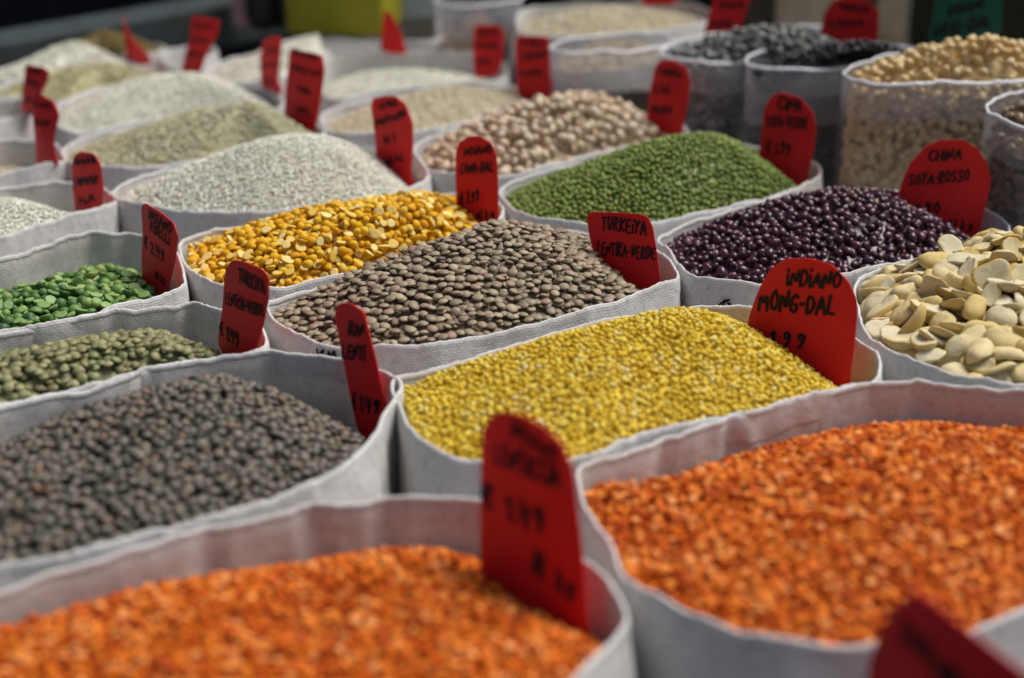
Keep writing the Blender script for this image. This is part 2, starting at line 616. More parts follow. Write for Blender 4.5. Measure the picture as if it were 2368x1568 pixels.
def sh_fava():
    """skinned split broad bean: wide kidney outline, one domed face, one flat face"""
    seg = 20
    a = np.linspace(0, 2 * math.pi, seg, endpoint=False)
    asp = RNG.uniform(.66, .95)
    notch = RNG.uniform(0.0, .16)
    k = 1 - notch * np.exp(-((a - 4.7) / .45) ** 2) + 0.05 * np.sin(2 * a + RNG.uniform(0, 6)) + 0.035 * np.sin(3 * a + RNG.uniform(0, 6))
    k = k * (1 + RNG.normal(0, .022, seg))
    if RNG.random() < .5:
        cut = RNG.uniform(0, 6.28)
        k = np.minimum(k, RNG.uniform(.55, .8) / np.maximum(np.cos(a - cut), 1e-3).clip(.4))
    th = RNG.uniform(.17, .31)
    prof = [(.35, 1.0), (.65, .88), (.86, .62), (.97, .30), (1.0, .08), (.96, -.03), (.80, -.05), (.45, -.02)]
    dim = RNG.uniform(-.3, .3)
    wav = RNG.uniform(-1, 1, 4) * np.array([1, 3, 1, 3])
    rings = []
    for r, z in prof:
        x = np.cos(a) * .5 * r * k; y = np.sin(a) * .5 * r * k * asp
        zz = np.full(seg, z * th)
        if z > .3: zz -= dim * .12 * np.exp(-((x / .14) ** 2 + ((y + .1) / .2) ** 2))
        zz = zz + RNG.normal(0, .008, seg) + (.05 * wav[0] * np.sin(x * 7 + wav[1]) + .04 * wav[2] * np.sin(y * 9 + wav[3])) * th * 2
        rings.append(np.column_stack([x, y, zz]))
    V, T = rings_to_tris(rings, (0, 0, th * (1 - abs(dim) * .3)), (0, 0, 0.0), seg)
    V[:, 2] += RNG.uniform(-.25, .25) * V[:, 0] ** 2 * 2 + RNG.uniform(-.2, .2) * V[:, 0] * V[:, 1] * 2
    V[:, 2] -= th * .4
    M = np.zeros(len(T), int); M[-4 * seg:] = 1
    return V, T, M


def dart(heap, dxy, dz, layers, over=9.0, margin=0.0):
    """random packing on the heap: no two centres nearer than dxy sideways / dz upwards"""
    E = heap.E
    lo, hi = E.min(axis=0), E.max(axis=0)
    T = dz * layers
    k = dxy / dz
    area = (hi - lo).prod()
    n_c = int(area * T / (dxy * dxy * dz) * over)
    cell = dxy / math.sqrt(3) * 0.999
    nx, ny, nz = int((hi[0] - lo[0]) / cell) + 6, int((hi[1] - lo[1]) / cell) + 6, int(T * k / cell) + 6
    grid = np.full((nx, ny, nz), -1, dtype=np.int32)
    pts = np.zeros((0, 3)); acc = []
    offs = [(a, b, c) for a in range(-2, 3) for b in range(-2, 3) for c in range(-2, 3) if abs(a) + abs(b) + abs(c) < 6 and (a, b, c) != (0, 0, 0)]
    store = np.zeros((int(n_c * 1.0) + 10, 3)); cnt = 0
    batch = max(2000, n_c // 14)
    for _ in range(int(n_c / batch) + 1):
        xy = RNG.uniform(lo, hi, (batch, 2))
        f, _c = heap.frac(xy[:, 0], xy[:, 1])
        xy = xy[f < 1.0 - margin]
        w = RNG.uniform(0, T, len(xy)) * k
        q = np.column_stack([xy - lo, w])
        ci = (q / cell).astype(int) + 2
        key = (ci[:, 0] * ny + ci[:, 1]) * nz + ci[:, 2]
        _, first = np.unique(key, return_index=True)
        q, ci = q[first], ci[first]
        free = grid[ci[:, 0], ci[:, 1], ci[:, 2]] < 0
        q, ci = q[free], ci[free]
        pr = RNG.permutation(len(q))
        q, ci = q[pr], ci[pr]
        m = len(q)
        store[cnt:cnt + m] = q
        grid[ci[:, 0], ci[:, 1], ci[:, 2]] = np.arange(cnt, cnt + m)
        ok = np.ones(m, bool)
        me_ = np.arange(cnt, cnt + m)
        for a, b, c in offs:
            g_ = grid[ci[:, 0] + a, ci[:, 1] + b, ci[:, 2] + c]
            has = (g_ >= 0) & (g_ < me_)
            if has.any():
                d2 = ((store[g_[has]] - q[has]) ** 2).sum(axis=1)
                bad = np.where(has)[0][d2 < dxy * dxy]
                ok[bad] = False
        grid[ci[~ok, 0], ci[~ok, 1], ci[~ok, 2]] = -1
        keep = np.where(ok)[0]
        mm = len(keep)
        store[cnt:cnt + mm] = q[keep]
        grid[ci[keep, 0], ci[keep, 1], ci[keep, 2]] = np.arange(cnt, cnt + mm)
        cnt += mm
    P = store[:cnt].copy()
    x, y, w = P[:, 0] + lo[0], P[:, 1] + lo[1], P[:, 2] / k
    return x, y, w - T          # w <= 0, measured from the heap surface


def rand_rot(n, up, tilt, blend=0.6):
    """matrices whose z axis is near `up` (heap normal blended with vertical) with random spin"""
    z = up * blend + np.array([0, 0, 1.0]) * (1 - blend)
    z = z + RNG.normal(0, tilt, (n, 3))
    z /= np.linalg.norm(z, axis=1)[:, None]
    a = RNG.normal(0, 1, (n, 3))
    x = a - (a * z).sum(axis=1)[:, None] * z
    x /= np.linalg.norm(x, axis=1)[:, None]
    y = np.cross(z, x)
    return np.stack([x, y, z], axis=2)


HEAPS = []


def plan_heap(key, peak, ph, p, kind, name, label, cat, single=None, **kw):
    """remember a heap; its base goes into the occluders now, grains are laid at the end"""
    h = Heap(key, peak, ph, p, **kw)
    V, T = h.base(kind['size'] * kind.get('flat', .8) * 1.3)
    base = sum(len(v) for v in OCC_V)
    OCC_V.append(V.astype(np.float32)); OCC_F.extend([[int(i) + base for i in t] for t in T])
    HEAPS.append((h, kind, name, label, cat, single))
    return h


def lay_grains(h, K, name, label, cat, single, bvh):
    size, flat = K['size'], K.get('flat', .8)
    layers = K.get('layers', 2.3)
    x, y, w = dart(h, size * K.get('pack', .80), size * flat * K.get('packz', .80), layers, K.get('over', 9.0), margin=min(.15, .3 * size / .11))
    n = len(x)
    z = h.z(x, y) + w
    nr = h.normal(x, y)
    pos = np.column_stack([x, y, z])
    mats = K['mats']
    variants = [K['shape']() for _ in range(K.get('nvar', 8))]
    vid = RNG.integers(0, len(variants), n)
    rot = rand_rot(n, nr, K.get('tilt', .21), K.get('blend', .6))
    if K.get('flip'):
        fl = RNG.random(n) < K['flip']
        rot[fl, :, 1] *= -1; rot[fl, :, 2] *= -1
    sc = np.clip(RNG.normal(1, K.get('var', .08), n), .75, 1.3) * size
    tint = RNG.random(n)
    taken = np.zeros(n, bool)
    if single:
        sname, slabel, scat, sgroup, most = single
        d = pos - np.array(CAM)
        dep = d @ np.array(F_AX)
        px = CX + FPX * (d @ np.array(R_AX)) / dep
        py = CY - FPX * (d @ np.array(U_AX)) / dep
        vis = (px > 4) & (px < 2363) & (py > 4) & (py < 1564) & (w > -size * flat * 1.15)
        vdir = -d / np.linalg.norm(d, axis=1)[:, None]
        vis &= (nr * vdir).sum(axis=1) > 0.02
        cand = np.where(vis)[0]
        cand = cand[np.argsort(dep[cand] - w[cand] * -4)]
        good = []
        for i in cand:
            tgt = Vector(pos[i] + nr[i] * size * .25)
            v = tgt - CAM
            hit = bvh.ray_cast(CAM, v.normalized(), v.length - size * .3)
            if hit[0] is None: good.append(i)
            if len(good) >= most: break
        protos = []
        for vi, (V, T, M) in enumerate(variants):
            for q in range(K.get('ntint', 3)):
                tv = RNG.random() * .95
                me = np_mesh(sname, V, T, mats, tint=np.full(len(V), tv), mat_idx=M)
                protos.append((vi, me))
        by = {}
        for vi, me in protos: by.setdefault(vi, []).append(me)
        src = None
        for i in good:
            me = random.choice(by[vid[i]])
            if src is None:
                o = src = bpy.data.objects.new(sname, me)
                tag(o, slabel, scat, sgroup)
            else:
                o = src.copy(); o.data = me; o.name = sname
            M4 = np.eye(4); M4[:3, :3] = rot[i] * sc[i]; M4[:3, 3] = pos[i]
            o.matrix_world = Matrix(M4.tolist())
            COL.objects.link(o)
            taken[i] = True
    bV, bT = h.base(size * flat * layers * .72)
    Vs, Ts, Ms, Tn = [bV], [bT], [np.zeros(len(bT), int)], [np.full(len(bV), .35)]
    off = len(bV)
    for vi, (V, T, M) in enumerate(variants):
        idx = np.where((vid == vi) & ~taken)[0]
        if not len(idx): continue
        W = np.einsum('nij,vj->nvi', rot[idx] * sc[idx][:, None, None], V) + pos[idx][:, None, :]
        nv = len(V)
        Vs.append(W.reshape(-1, 3))
        Ts.append((T[None] + (off + np.arange(len(idx)) * nv)[:, None, None]).reshape(-1, 3))
        Ms.append(np.tile(M, len(idx)))
        Tn.append(np.repeat(tint[idx], nv))
        off += nv * len(idx)
    me = np_mesh(name, np.vstack(Vs), np.vstack(Ts), mats, tint=np.concatenate(Tn), mat_idx=np.concatenate(Ms))
    o = link(bpy.data.objects.new(name, me))
    tag(o, label, cat, None, 'stuff')
    return o


# ------------------------------------------------------------------ handwriting
GL = {
 'A': [[(0, 0), (.4, 1), (.8, 0)], [(.18, .38), (.64, .38)]],
 'C': [[(.72, .85), (.45, 1), (.12, .75), (.05, .4), (.2, .06), (.5, 0), (.75, .15)]],
 'D': [[(.08, 0), (.08, 1), (.5, .92), (.74, .5), (.5, .06), (.05, 0)]],
 'E': [[(.68, 1), (.1, .98), (.08, 0), (.7, .02)], [(.1, .52), (.58, .54)]],
 'G': [[(.7, .85), (.42, 1), (.1, .7), (.06, .3), (.35, 0), (.68, .12), (.72, .42), (.42, .42)]],
 'g': [[(.6, .62), (.3, .7), (.08, .42), (.3, .18), (.6, .36), (.62, .7), (.58, 0), (.3, -.22), (.08, -.08)]],
 'H': [[(.06, 1), (.06, 0)], [(.7, 1), (.7, 0)], [(.06, .5), (.7, .52)]],
 'I': [[(.1, 1), (.1, 0)]],
 'i': [[(.1, .68), (.1, 0)], [(.1, .98), (.12, 1.04)]],
 'K': [[(.08, 1), (.08, 0)], [(.68, .98), (.1, .45), (.7, 0)]],
 'k': [[(.08, 1), (.08, 0)], [(.5, .62), (.1, .32), (.55, 0)]],
 'L': [[(.08, 1), (.08, .02), (.66, 0)]],
 'l': [[(.1, 1), (.1, 0)]],
 'M': [[(.04, 0), (.12, 1), (.46, .35), (.8, 1), (.9, 0)]],
 'N': [[(.06, 0), (.08, 1), (.66, .02), (.7, 1)]],
 'O': [[(.4, 1), (.1, .8), (.05, .35), (.3, 0), (.66, .21), (.72, .65), (.4, 1)]],
 'P': [[(.08, 0), (.08, 1), (.55, .95), (.66, .7), (.5, .48), (.1, .45)]],
 'R': [[(.08, 0), (.08, 1), (.55, .96), (.64, .74), (.48, .52), (.1, .48), (.7, 0)]],
 'S': [[(.64, .86), (.36, 1), (.1, .8), (.3, .54), (.6, .38), (.56, .1), (.26, 0), (.04, .14)]],
 'T': [[(0, .98), (.78, 1)], [(.38, 1), (.38, 0)]],
 'U': [[(.08, 1), (.08, .3), (.3, 0), (.58, .14), (.66, 1)]],
 'V': [[(.02, 1), (.34, 0), (.7, 1)]],
 'Y': [[(.02, 1), (.36, .5)], [(.7, 1), (.36, .5), (.22, 0)]],
 'y': [[(.04, .7), (.3, .21)], [(.62, .8), (.3, .21), (.08, -.3)]],
 'Z': [[(.04, 1), (.68, 1), (.04, 0), (.7, 0)]],
 '0': [[(.36, 1), (.08, .7), (.08, .3), (.34, 0), (.6, .3), (.6, .7), (.36, 1)]],
 '1': [[(.05, .75), (.3, 1), (.3, 0)]],
 '2': [[(.06, .8), (.3, 1), (.58, .8), (.5, .5), (.06, .02), (.64, 0)]],
 '4': [[(.1, 1), (.08, .5), (.6, .48)], [(.56, .9), (.5, 0)]],
 '5': [[(.6, 1), (.14, 1), (.1, .58), (.5, .6), (.6, .3), (.4, 0), (.05, .05)]],
 '6': [[(.55, 1), (.2, .7), (.06, .3), (.3, 0), (.58, .21), (.45, .45), (.12, .35)]],
 '9': [[(.56, .75), (.3, 1), (.08, .72), (.26, .5), (.56, .7), (.56, .9), (.5, .3), (.3, 0)]],
 '.': [[(.1, .04), (.14, .08)]],
 '-': [[(.1, .45), (.4, .47)]],
 '(': [[(.4, 1.05), (.15, .7), (.15, .3), (.4, -.05)]],
 ')': [[(.1, 1.05), (.35, .7), (.35, .3), (.1, -.05)]],
 '\u20ac': [[(.66, .9), (.4, 1), (.14, .7), (.14, .3), (.4, 0), (.68, .12)], [(0, .6), (.5, .62)], [(0, .4), (.48, .42)]],
 ' ': [],
}
ADV = {'I': .36, 'i': .36, 'l': .34, '.': .34, '-': .62, ' ': .5, 'M': 1.12, '1': .55, '(': .5, ')': .5}


def text_strokes(text):
    """unit strokes of a line: x from 0 to total width, y 0..1"""
    x = 0; out = []
    for ch in text:
        r = random.Random(random.random())
        sk = r.uniform(-.06, .10); sy = r.uniform(.9, 1.1); dy = r.uniform(-.05, .05)
        for st in GL[ch]:
            out.append([(x + px_ * .95 + py_ * sk + r.uniform(-.025, .025), py_ * sy + dy + r.uniform(-.025, .025)) for px_, py_ in st])
        x += ADV.get(ch, .92)
    return out, max(x - .15, .3)


def scribble_strokes(nw):
    """handwriting too blurred in the photograph to read: looped marks"""
    out = []; x = 0
    for _ in range(nw):
        st = [(x + random.uniform(-.05, .1), random.uniform(.7, 1.0)), (x + random.uniform(.0, .21), random.uniform(0, .2))]
        if random.random() < .8: st.append((x + random.uniform(.3, .55), random.uniform(.4, 1.0)))
        if random.random() < .6: st.append((x + random.uniform(.4, .7), random.uniform(0, .3)))
        out.append(st)
        if random.random() < .5: out.append([(x, random.uniform(.4, .6)), (x + .5, random.uniform(.4, .6))])
        x += .85
    return out, x


def dense(st, step):
    o = [st[0]]
    for a, b in zip(st, st[1:]):
        n = max(1, int(math.hypot(b[0] - a[0], b[1] - a[1]) / step))
        for i in range(1, n + 1):
            o.append((a[0] + (b[0] - a[0]) * i / n, a[1] + (b[1] - a[1]) * i / n))
    return o


def smooth(st):
    if len(st) < 4: return st
    o = [st[0]]
    for a, b in zip(st, st[1:]):
        o.append((a[0] * .75 + b[0] * .25, a[1] * .75 + b[1] * .25)); o.append((a[0] * .25 + b[0] * .75, a[1] * .25 + b[1] * .75))
    o.append(st[-1])
    return o


def ribbons(strokes, width, place):
    """strokes in card coordinates (metres) -> mesh arrays; place(u, v, lift) -> world"""
    V, F = [], []
    lift = 0.00035
    for st in strokes:
        lift += 0.000006
        st = dense(st, width * .8)
        nrm = []
        for i in range(len(st)):
            a = st[max(i - 1, 0)]; b = st[min(i + 1, len(st) - 1)]
            dx, dy = b[0] - a[0], b[1] - a[1]
            l = math.hypot(dx, dy) or 1
            nrm.append((-dy / l, dx / l))
        b0 = len(V)
        for (x, y), (nx, ny) in zip(st, nrm):
            w = width * .5 * random.uniform(.85, 1.15)
            V.append(place(x + nx * w, y + ny * w, lift)); V.append(place(x - nx * w, y - ny * w, lift))
        for i in range(len(st) - 1):
            F.append((b0 + 2 * i, b0 + 2 * i + 1, b0 + 2 * i + 3, b0 + 2 * i + 2))
        for (x, y) in (st[0], st[-1]):          # round pen ends
            lift += 0.000002
            b1 = len(V)
            for k in range(8):
                t = 2 * math.pi * k / 8
                V.append(place(x + math.cos(t) * width * .5, y + math.sin(t) * width * .5, lift))
            for k in range(1, 7): F.append((b1, b1 + k, b1 + k + 1))
    return V, F


def poly_mesh(name, V, F, mat):
    me = bpy.data.meshes.new(name)
    me.from_pydata([tuple(v) for v in V], [], F)
    me.materials.append(mat)
    me.update()
    return me


def price_tag(outline, anchor, yaw, lines, label, mat=RED, curve=0.10, lean=4.0, fold=None, group="hand-lettered price tags"):
    """card on a vertical plane through the anchor; outline and lines surveyed on the photograph"""
    P = at(*anchor)
    a = math.radians(yaw)
    N = Vector((-math.sin(a), -math.cos(a), 0))
    U = Vector((math.cos(a), -math.sin(a), 0))
    Vv = Vector((0, 0, 1))
    N = (Matrix.Rotation(math.radians(-lean), 3, U) @ N).normalized()
    Vv = N.cross(U) * -1
    if Vv.z < 0: Vv = -Vv
    def uv(x, y):
        q = on_plane(x, y, P, N) - P
        return (q.dot(U), q.dot(Vv))
    ol = [uv(*q) for q in outline]
    us = [q[0] for q in ol]; vs = [q[1] for q in ol]
    u0, u1, v0, v1 = min(us), max(us), min(vs), max(vs)
    uc, hw = (u0 + u1) / 2, max((u1 - u0) / 2, .005)
    tw = random.uniform(-.12, .12)
    def bend(u, v):
        if fold:
            uf = u0 + (u1 - u0) * (fold[0] - .25 * (v1 - v) / (v1 - v0) * 0)
            return -max(0, u - uf) * fold[1]
        return curve * hw * (1 - ((u - uc) / hw) ** 2) * .5 + tw * (u - uc) * (v - v0) / max(v1 - v0, .01) * .5
    def place(u, v, lift):
        return P + U * u + Vv * v + N * (bend(u, v) + lift)
    bm = bmesh.new()
    # round the traced corners a little
    fine = []
    m = len(ol)
    for i in range(m):
        p0, p1, p2 = ol[i - 1], ol[i], ol[(i + 1) % m]
        for t in (.14, .0, -.14):
            q = p0 if t > 0 else p2
            k = abs(t)
            fine.append((p1[0] * (1 - k) + q[0] * k, p1[1] * (1 - k) + q[1] * k) if t else
                        (p1[0] * .92 + (p0[0] + p2[0]) * .04, p1[1] * .92 + (p0[1] + p2[1]) * .04))
    f = bm.faces.new([bm.verts.new((u, v, 0)) for u, v in fine])
    for i in range(1, 9):
        bmesh.ops.bisect_plane(bm, geom=bm.verts[:] + bm.edges[:] + bm.faces[:], plane_co=(u0 + (u1 - u0) * i / 9, 0, 0), plane_no=(1, 0, 0))
    for i in range(1, 7):
        bmesh.ops.bisect_plane(bm, geom=bm.verts[:] + bm.edges[:] + bm.faces[:], plane_co=(0, v0 + (v1 - v0) * i / 7, 0), plane_no=(0, 1, 0))
    r = bmesh.ops.extrude_face_region(bm, geom=bm.faces[:])
    for v in r['geom']:
        if isinstance(v, bmesh.types.BMVert): v.co.z -= 0.0007
    bmesh.ops.recalc_face_normals(bm, faces=bm.faces[:])
    for v in bm.verts:
        v.co = place(v.co.x, v.co.y, v.co.z)
    me = bpy.data.meshes.new("price_tag")
    bm.to_mesh(me); bm.free()
    me.materials.append(mat)
    base = P + Vv * v0 + U * uc
    me.transform(Matrix.Translation(-base))
    o = bpy.data.objects.new("price_tag", me)
    o.location = base
    COL.objects.link(o)
    tag(o, label, "price tag", group)
    V, F = [], []
    for ln in lines:
        txt, A, B, hpx = ln[:4]
        wd = ln[4] if len(ln) > 4 else .15
        A, B = (A[0] + (B[0] - A[0]) * .05, A[1] + (B[1] - A[1]) * .05), (B[0] - (B[0] - A[0]) * .04, B[1] - (B[1] - A[1]) * .04)
        pa, pb, pt = uv(*A), uv(*B), uv(A[0], A[1] - hpx)
        st, W = text_strokes(txt) if isinstance(txt, str) else scribble_strokes(txt)
        ex = ((pb[0] - pa[0]) / W, (pb[1] - pa[1]) / W)
        hh = pt[1] - pa[1]
        ss = [[(pa[0] + x * ex[0], pa[1] + x * ex[1] + y * hh) for x, y in smooth(s)] for s in st]
        wlen = math.hypot(*ex)
        v_, f_ = ribbons(ss, min(wd * hh, .22 * wlen + .05 * hh), place)
        b = len(V)
        V += v_; F += [tuple(i + b for i in q) for q in f_]
    if V:
        lm = poly_mesh("lettering", [q - base for q in V], F, INK)
        l = bpy.data.objects.new("lettering", lm)
        COL.objects.link(l); l.parent = o
    me2 = me.copy(); me2.transform(Matrix.Translation(base)); occl(me2); bpy.data.meshes.remove(me2)
    return o

# ------------------------------------------------------------------ stall table, background
tm = box_mesh("stall_table", (0.1, 1.15, -0.03), (3.4, 2.2, 0.06), plain_mat("dark_table", (0.03, 0.03, 0.032), rough=0.8))
tt = link(bpy.data.objects.new("stall_table", tm))
tag(tt, "dark table top under the rows of sacks", "table")

# ------------------------------------------------------------------ sacks (nearest rows first)
make_sack('A', 'sack', [(-420, 1520), (-250, 1450), (0, 1372, -.013), (250, 1287, -.016), (480, 1227, -.021), (700, 1177, -.027), (880, 1152, -.027), (1000, 1147, -.027), (1110, 1152, -.03), (1200, 1165, -.035),
    (1290, 1212, -.04), (1345, 1282, -.035), (1396, 1330, -.03), (1441, 1398, -.022), (1450, 1430, -.018), (1431, 1458), (1390, 1510), (1330, 1572), (1150, 1680), (900, 1780), (500, 1850), (0, 1850), (-350, 1720)],
    "nearest white sack, lower left, filled with orange red lentils", cz=-.012, folds=[(890, 1152), (720, 1174), (480, 1227)])
make_sack('B', 'sack', [(1335, 1087), (1420, 1049, -.020), (1533, 1009, -.021), (1700, 959, -.021), (1830, 926, -.021), (1990, 896, -.021), (2140, 887, -.021), (2367, 903, -.021), (2560, 930), (2700, 990), (2720, 1080), (2640, 1200),
    (2520, 1310), (2367, 1403), (2200, 1466), (1993, 1493), (1833, 1486), (1733, 1468), (1633, 1433), (1533, 1389), (1443, 1328), (1408, 1256), (1352, 1170, -.014)],
    "white sack of orange red lentils at the lower right", cz=-.009, folds=[(1533, 1009), (1700, 959), (2140, 887)])
make_sack('C', 'sack', [(-330, 1060, -.03), (-200, 1005, -.03), (0, 942, -.020), (200, 893, -.019), (400, 843, -.018), (560, 818, -.020), (625, 814, -.03), (720, 820, -.04), (800, 832, -.046), (870, 855, -.05), (925, 885, -.05), (927, 905, -.045),
    (900, 955, -.03), (865, 1012, -.02), (800, 1080, -.012), (690, 1130), (560, 1175), (400, 1218), (200, 1265), (0, 1305), (-250, 1350), (-420, 1260)],
    "white sack of dark grey-brown lentils at the left", cz=-.010, folds=[(625, 814), (340, 860), (800, 832)])
make_sack('D', 'sack', [(-300, 840, -.03), (-150, 804, -.03), (0, 768, -.03), (246, 720, -.032), (400, 702, -.034), (446, 698, -.034), (513, 716, -.036), (575, 730, -.036), (610, 755, -.036), (619, 783, -.03), (609, 800, -.02), (546, 815), (400, 838), (200, 888), (0, 935), (-200, 990), (-400, 960)],
    "white sack of pale green lentils behind the dark lentils", cz=-.007, folds=[(446, 698), (270, 718)])
make_sack('E', 'sack', [(-250, 660, -.035), (-100, 620, -.035), (0, 598, -.036), (120, 562, -.038), (200, 545, -.038), (306, 537, -.038), (370, 551, -.038), (410, 587, -.036), (428, 636, -.03), (425, 658, -.02), (390, 672, -.01), (266, 708), (133, 742), (0, 763), (-150, 797), (-300, 770)],
    "white sack of green split peas at the left edge", cz=-.008, folds=[(215, 544), (290, 538)])
make_sack('F', 'sack', [(-200, 520, -.03), (-100, 470, -.03), (0, 433, -.032), (90, 420, -.035), (160, 416, -.038), (225, 425, -.04), (262, 452, -.035), (266, 466, -.025), (220, 485), (153, 503), (70, 525), (0, 545), (-150, 575)],
    "white sack of pale rice at the left edge behind the split peas", cz=-.008)
make_sack('G', 'sack', [(-150, 370), (0, 326), (95, 322), (130, 335), (150, 360), (148, 372), (90, 384), (0, 398), (-120, 420)],
    "half empty white sack at the left edge behind the pale rice", cz=-.028)
make_sack('G1', 'sack', [(-120, 250), (0, 222), (50, 229), (73, 250), (40, 266), (0, 279), (-100, 305)],
    "small white sack at the left edge behind the half empty one", cz=-.03)
make_sack('J', 'sack', [(613, 707), (645, 692), (720, 669), (800, 650), (1000, 594), (1180, 547), (1290, 536), (1400, 540), (1490, 560, -.014), (1538, 590, -.03), (1561, 622, -.03), (1563, 645, -.025), (1521, 664, -.012), (1388, 706), (1255, 742), (1122, 775), (989, 799), (855, 803), (760, 793), (680, 768), (630, 738)],
    "white sack of brown lentils in the middle, in sharp focus", cz=-.006)
make_sack('K', 'sack', [(912, 878), (960, 862), (1055, 836), (1215, 787), (1322, 759), (1455, 729), (1578, 711), (1690, 708, -.010), (1800, 718, -.02), (1900, 742, -.03), (1977, 784, -.035), (2021, 814, -.035), (2037, 850, -.03), (2021, 878, -.022), (1944, 900, -.012), (1777, 940), (1578, 980), (1480, 1001), (1345, 1060), (1220, 1078), (1100, 1062), (1040, 1055), (975, 1020), (940, 985), (920, 930)],
    "white sack of yellow split mung beans below the middle", cz=-.005)
make_sack('I', 'sack', [(411, 570), (425, 552), (500, 530), (566, 517), (700, 492), (850, 470), (1000, 452), (1080, 449), (1140, 460, -.02), (1163, 480, -.025), (1160, 502, -.02), (1110, 535), (980, 584), (790, 636), (700, 650), (622, 664), (520, 660), (460, 637), (425, 607)],
    "white sack of golden yellow split chickpeas", cz=-.006)
make_sack('H', 'sack', [(258, 445), (300, 420), (380, 393), (440, 380), (560, 352), (700, 337), (850, 342), (950, 357, -.02), (983, 382, -.025), (985, 415, -.02), (930, 440), (820, 467), (700, 483), (560, 493), (400, 485), (320, 471), (270, 459)],
    "white sack heaped with long white rice behind the golden split chickpeas", cz=-.006)
make_sack('L', 'sack', [(1518, 556), (1540, 536), (1600, 513), (1700, 483), (1820, 456), (1930, 443), (2040, 442), (2140, 450), (2230, 470, -.02), (2290, 492, -.03), (2335, 525, -.03), (2332, 545, -.02), (2250, 572), (2130, 598), (2034, 619), (1900, 645), (1760, 659), (1690, 656), (1620, 644), (1574, 614), (1540, 578)],
    "white sack of dark purple adzuki beans", cz=-.007)
make_sack('M', 'sack', [(1975, 668), (1992, 640), (2060, 612), (2200, 580), (2367, 566), (2520, 570), (2650, 610), (2680, 690), (2640, 790), (2520, 850), (2367, 888), (2250, 878), (2150, 846), (2066, 818), (2012, 788), (1985, 730)],
    "white sack of big flat peeled broad beans at the right edge", cz=-.004)
make_sack('N', 'sack', [(1156, 440), (1182, 420), (1260, 394), (1400, 366), (1560, 346), (1700, 337), (1800, 346, -.018), (1880, 372, -.03), (1898, 395, -.03), (1890, 412, -.02), (1840, 435), (1700, 473), (1560, 505), (1480, 520), (1380, 522), (1280, 511), (1200, 489), (1163, 460)],
    "white sack heaped with small green mung beans", cz=-.006)
make_sack('O', 'sack', [(958, 345), (980, 325), (1090, 287), (1250, 255), (1400, 248), (1530, 268, -.012), (1588, 297, -.02), (1590, 312, -.02), (1520, 330), (1380, 355), (1260, 386), (1180, 403), (1080, 408), (1002, 395), (964, 368)],
    "white sack heaped with round cream beans", cz=-.007)
make_sack('P', 'sack', [(142, 347), (165, 330), (250, 303), (400, 278), (560, 264), (680, 270), (742, 293, -.02), (750, 310), (700, 330), (560, 342), (430, 372), (300, 388), (190, 382), (150, 366)],
    "white sack heaped with greenish brown-tinged rice", cz=-.006)
make_sack('Q', 'sack', [(122, 270), (142, 242), (250, 207), (400, 190), (560, 196), (640, 215, -.015), (655, 232, -.02), (645, 250), (540, 258), (380, 270), (250, 295), (160, 305)],
    "white sack heaped with white rice behind the greenish rice", cz=-.006)
make_sack('R', 'sack', [(-50, 232), (20, 190), (130, 166), (280, 158), (400, 170), (408, 184), (330, 196), (230, 202), (130, 232), (60, 225)],
    "white sack of yellowish rice in the back left", cz=-.004)
make_sack('S', 'sack', [(-60, 182), (0, 160), (100, 136), (220, 130), (300, 144), (312, 156), (200, 166), (120, 174), (0, 190)],
    "white sack of very white rice in the back left corner", cz=-.004)
make_sack('T', 'sack', [(125, 122), (200, 104), (300, 97), (375, 104), (365, 122), (290, 132), (215, 126), (150, 132)],
    "far sack of ochre grain behind the very white rice", cz=-.002)
make_sack('X', 'sack', [(374, 136), (395, 114), (470, 103), (500, 112), (468, 140), (410, 158)],
    "small far white sack behind the yellowish rice", cz=-.03)
make_sack('W', 'sack', [(740, 275), (770, 252), (900, 227), (1050, 210), (1190, 204), (1235, 212), (1240, 228), (1170, 246), (1090, 276), (960, 300), (850, 308), (765, 304)],
    "white sack of pale beige rice in front of the shallow white rice", cz=-.010)
make_sack('V', 'sack', [(747, 165), (765, 134), (900, 122), (1080, 121), (1162, 140), (1172, 160), (1160, 180), (1040, 194), (900, 205), (770, 228)],
    "white sack of flat white rice with a high back rim", cz=-.026)
make_sack('U', 'sack', [(478, 166), (520, 141), (640, 112), (760, 96), (870, 105), (888, 117), (760, 119), (735, 150), (650, 178), (560, 186), (500, 184)],
    "white sack heaped with white rice far behind two red tags", cz=-.006)
make_sack('Y', 'sack', [(735, 74), (760, 58), (880, 46), (1000, 40), (1012, 58), (1005, 90), (930, 96), (800, 88)],
    "far white sack with a low filling behind the heaped white rice", cz=-.035)
make_sack('Z', 'sack', [(1195, 55), (1225, 20), (1400, 8), (1600, 10), (1650, 30), (1610, 55), (1460, 80), (1300, 88), (1215, 80)],
    "wide white sack of pale grain at the top", rz=.04, cz=.026)

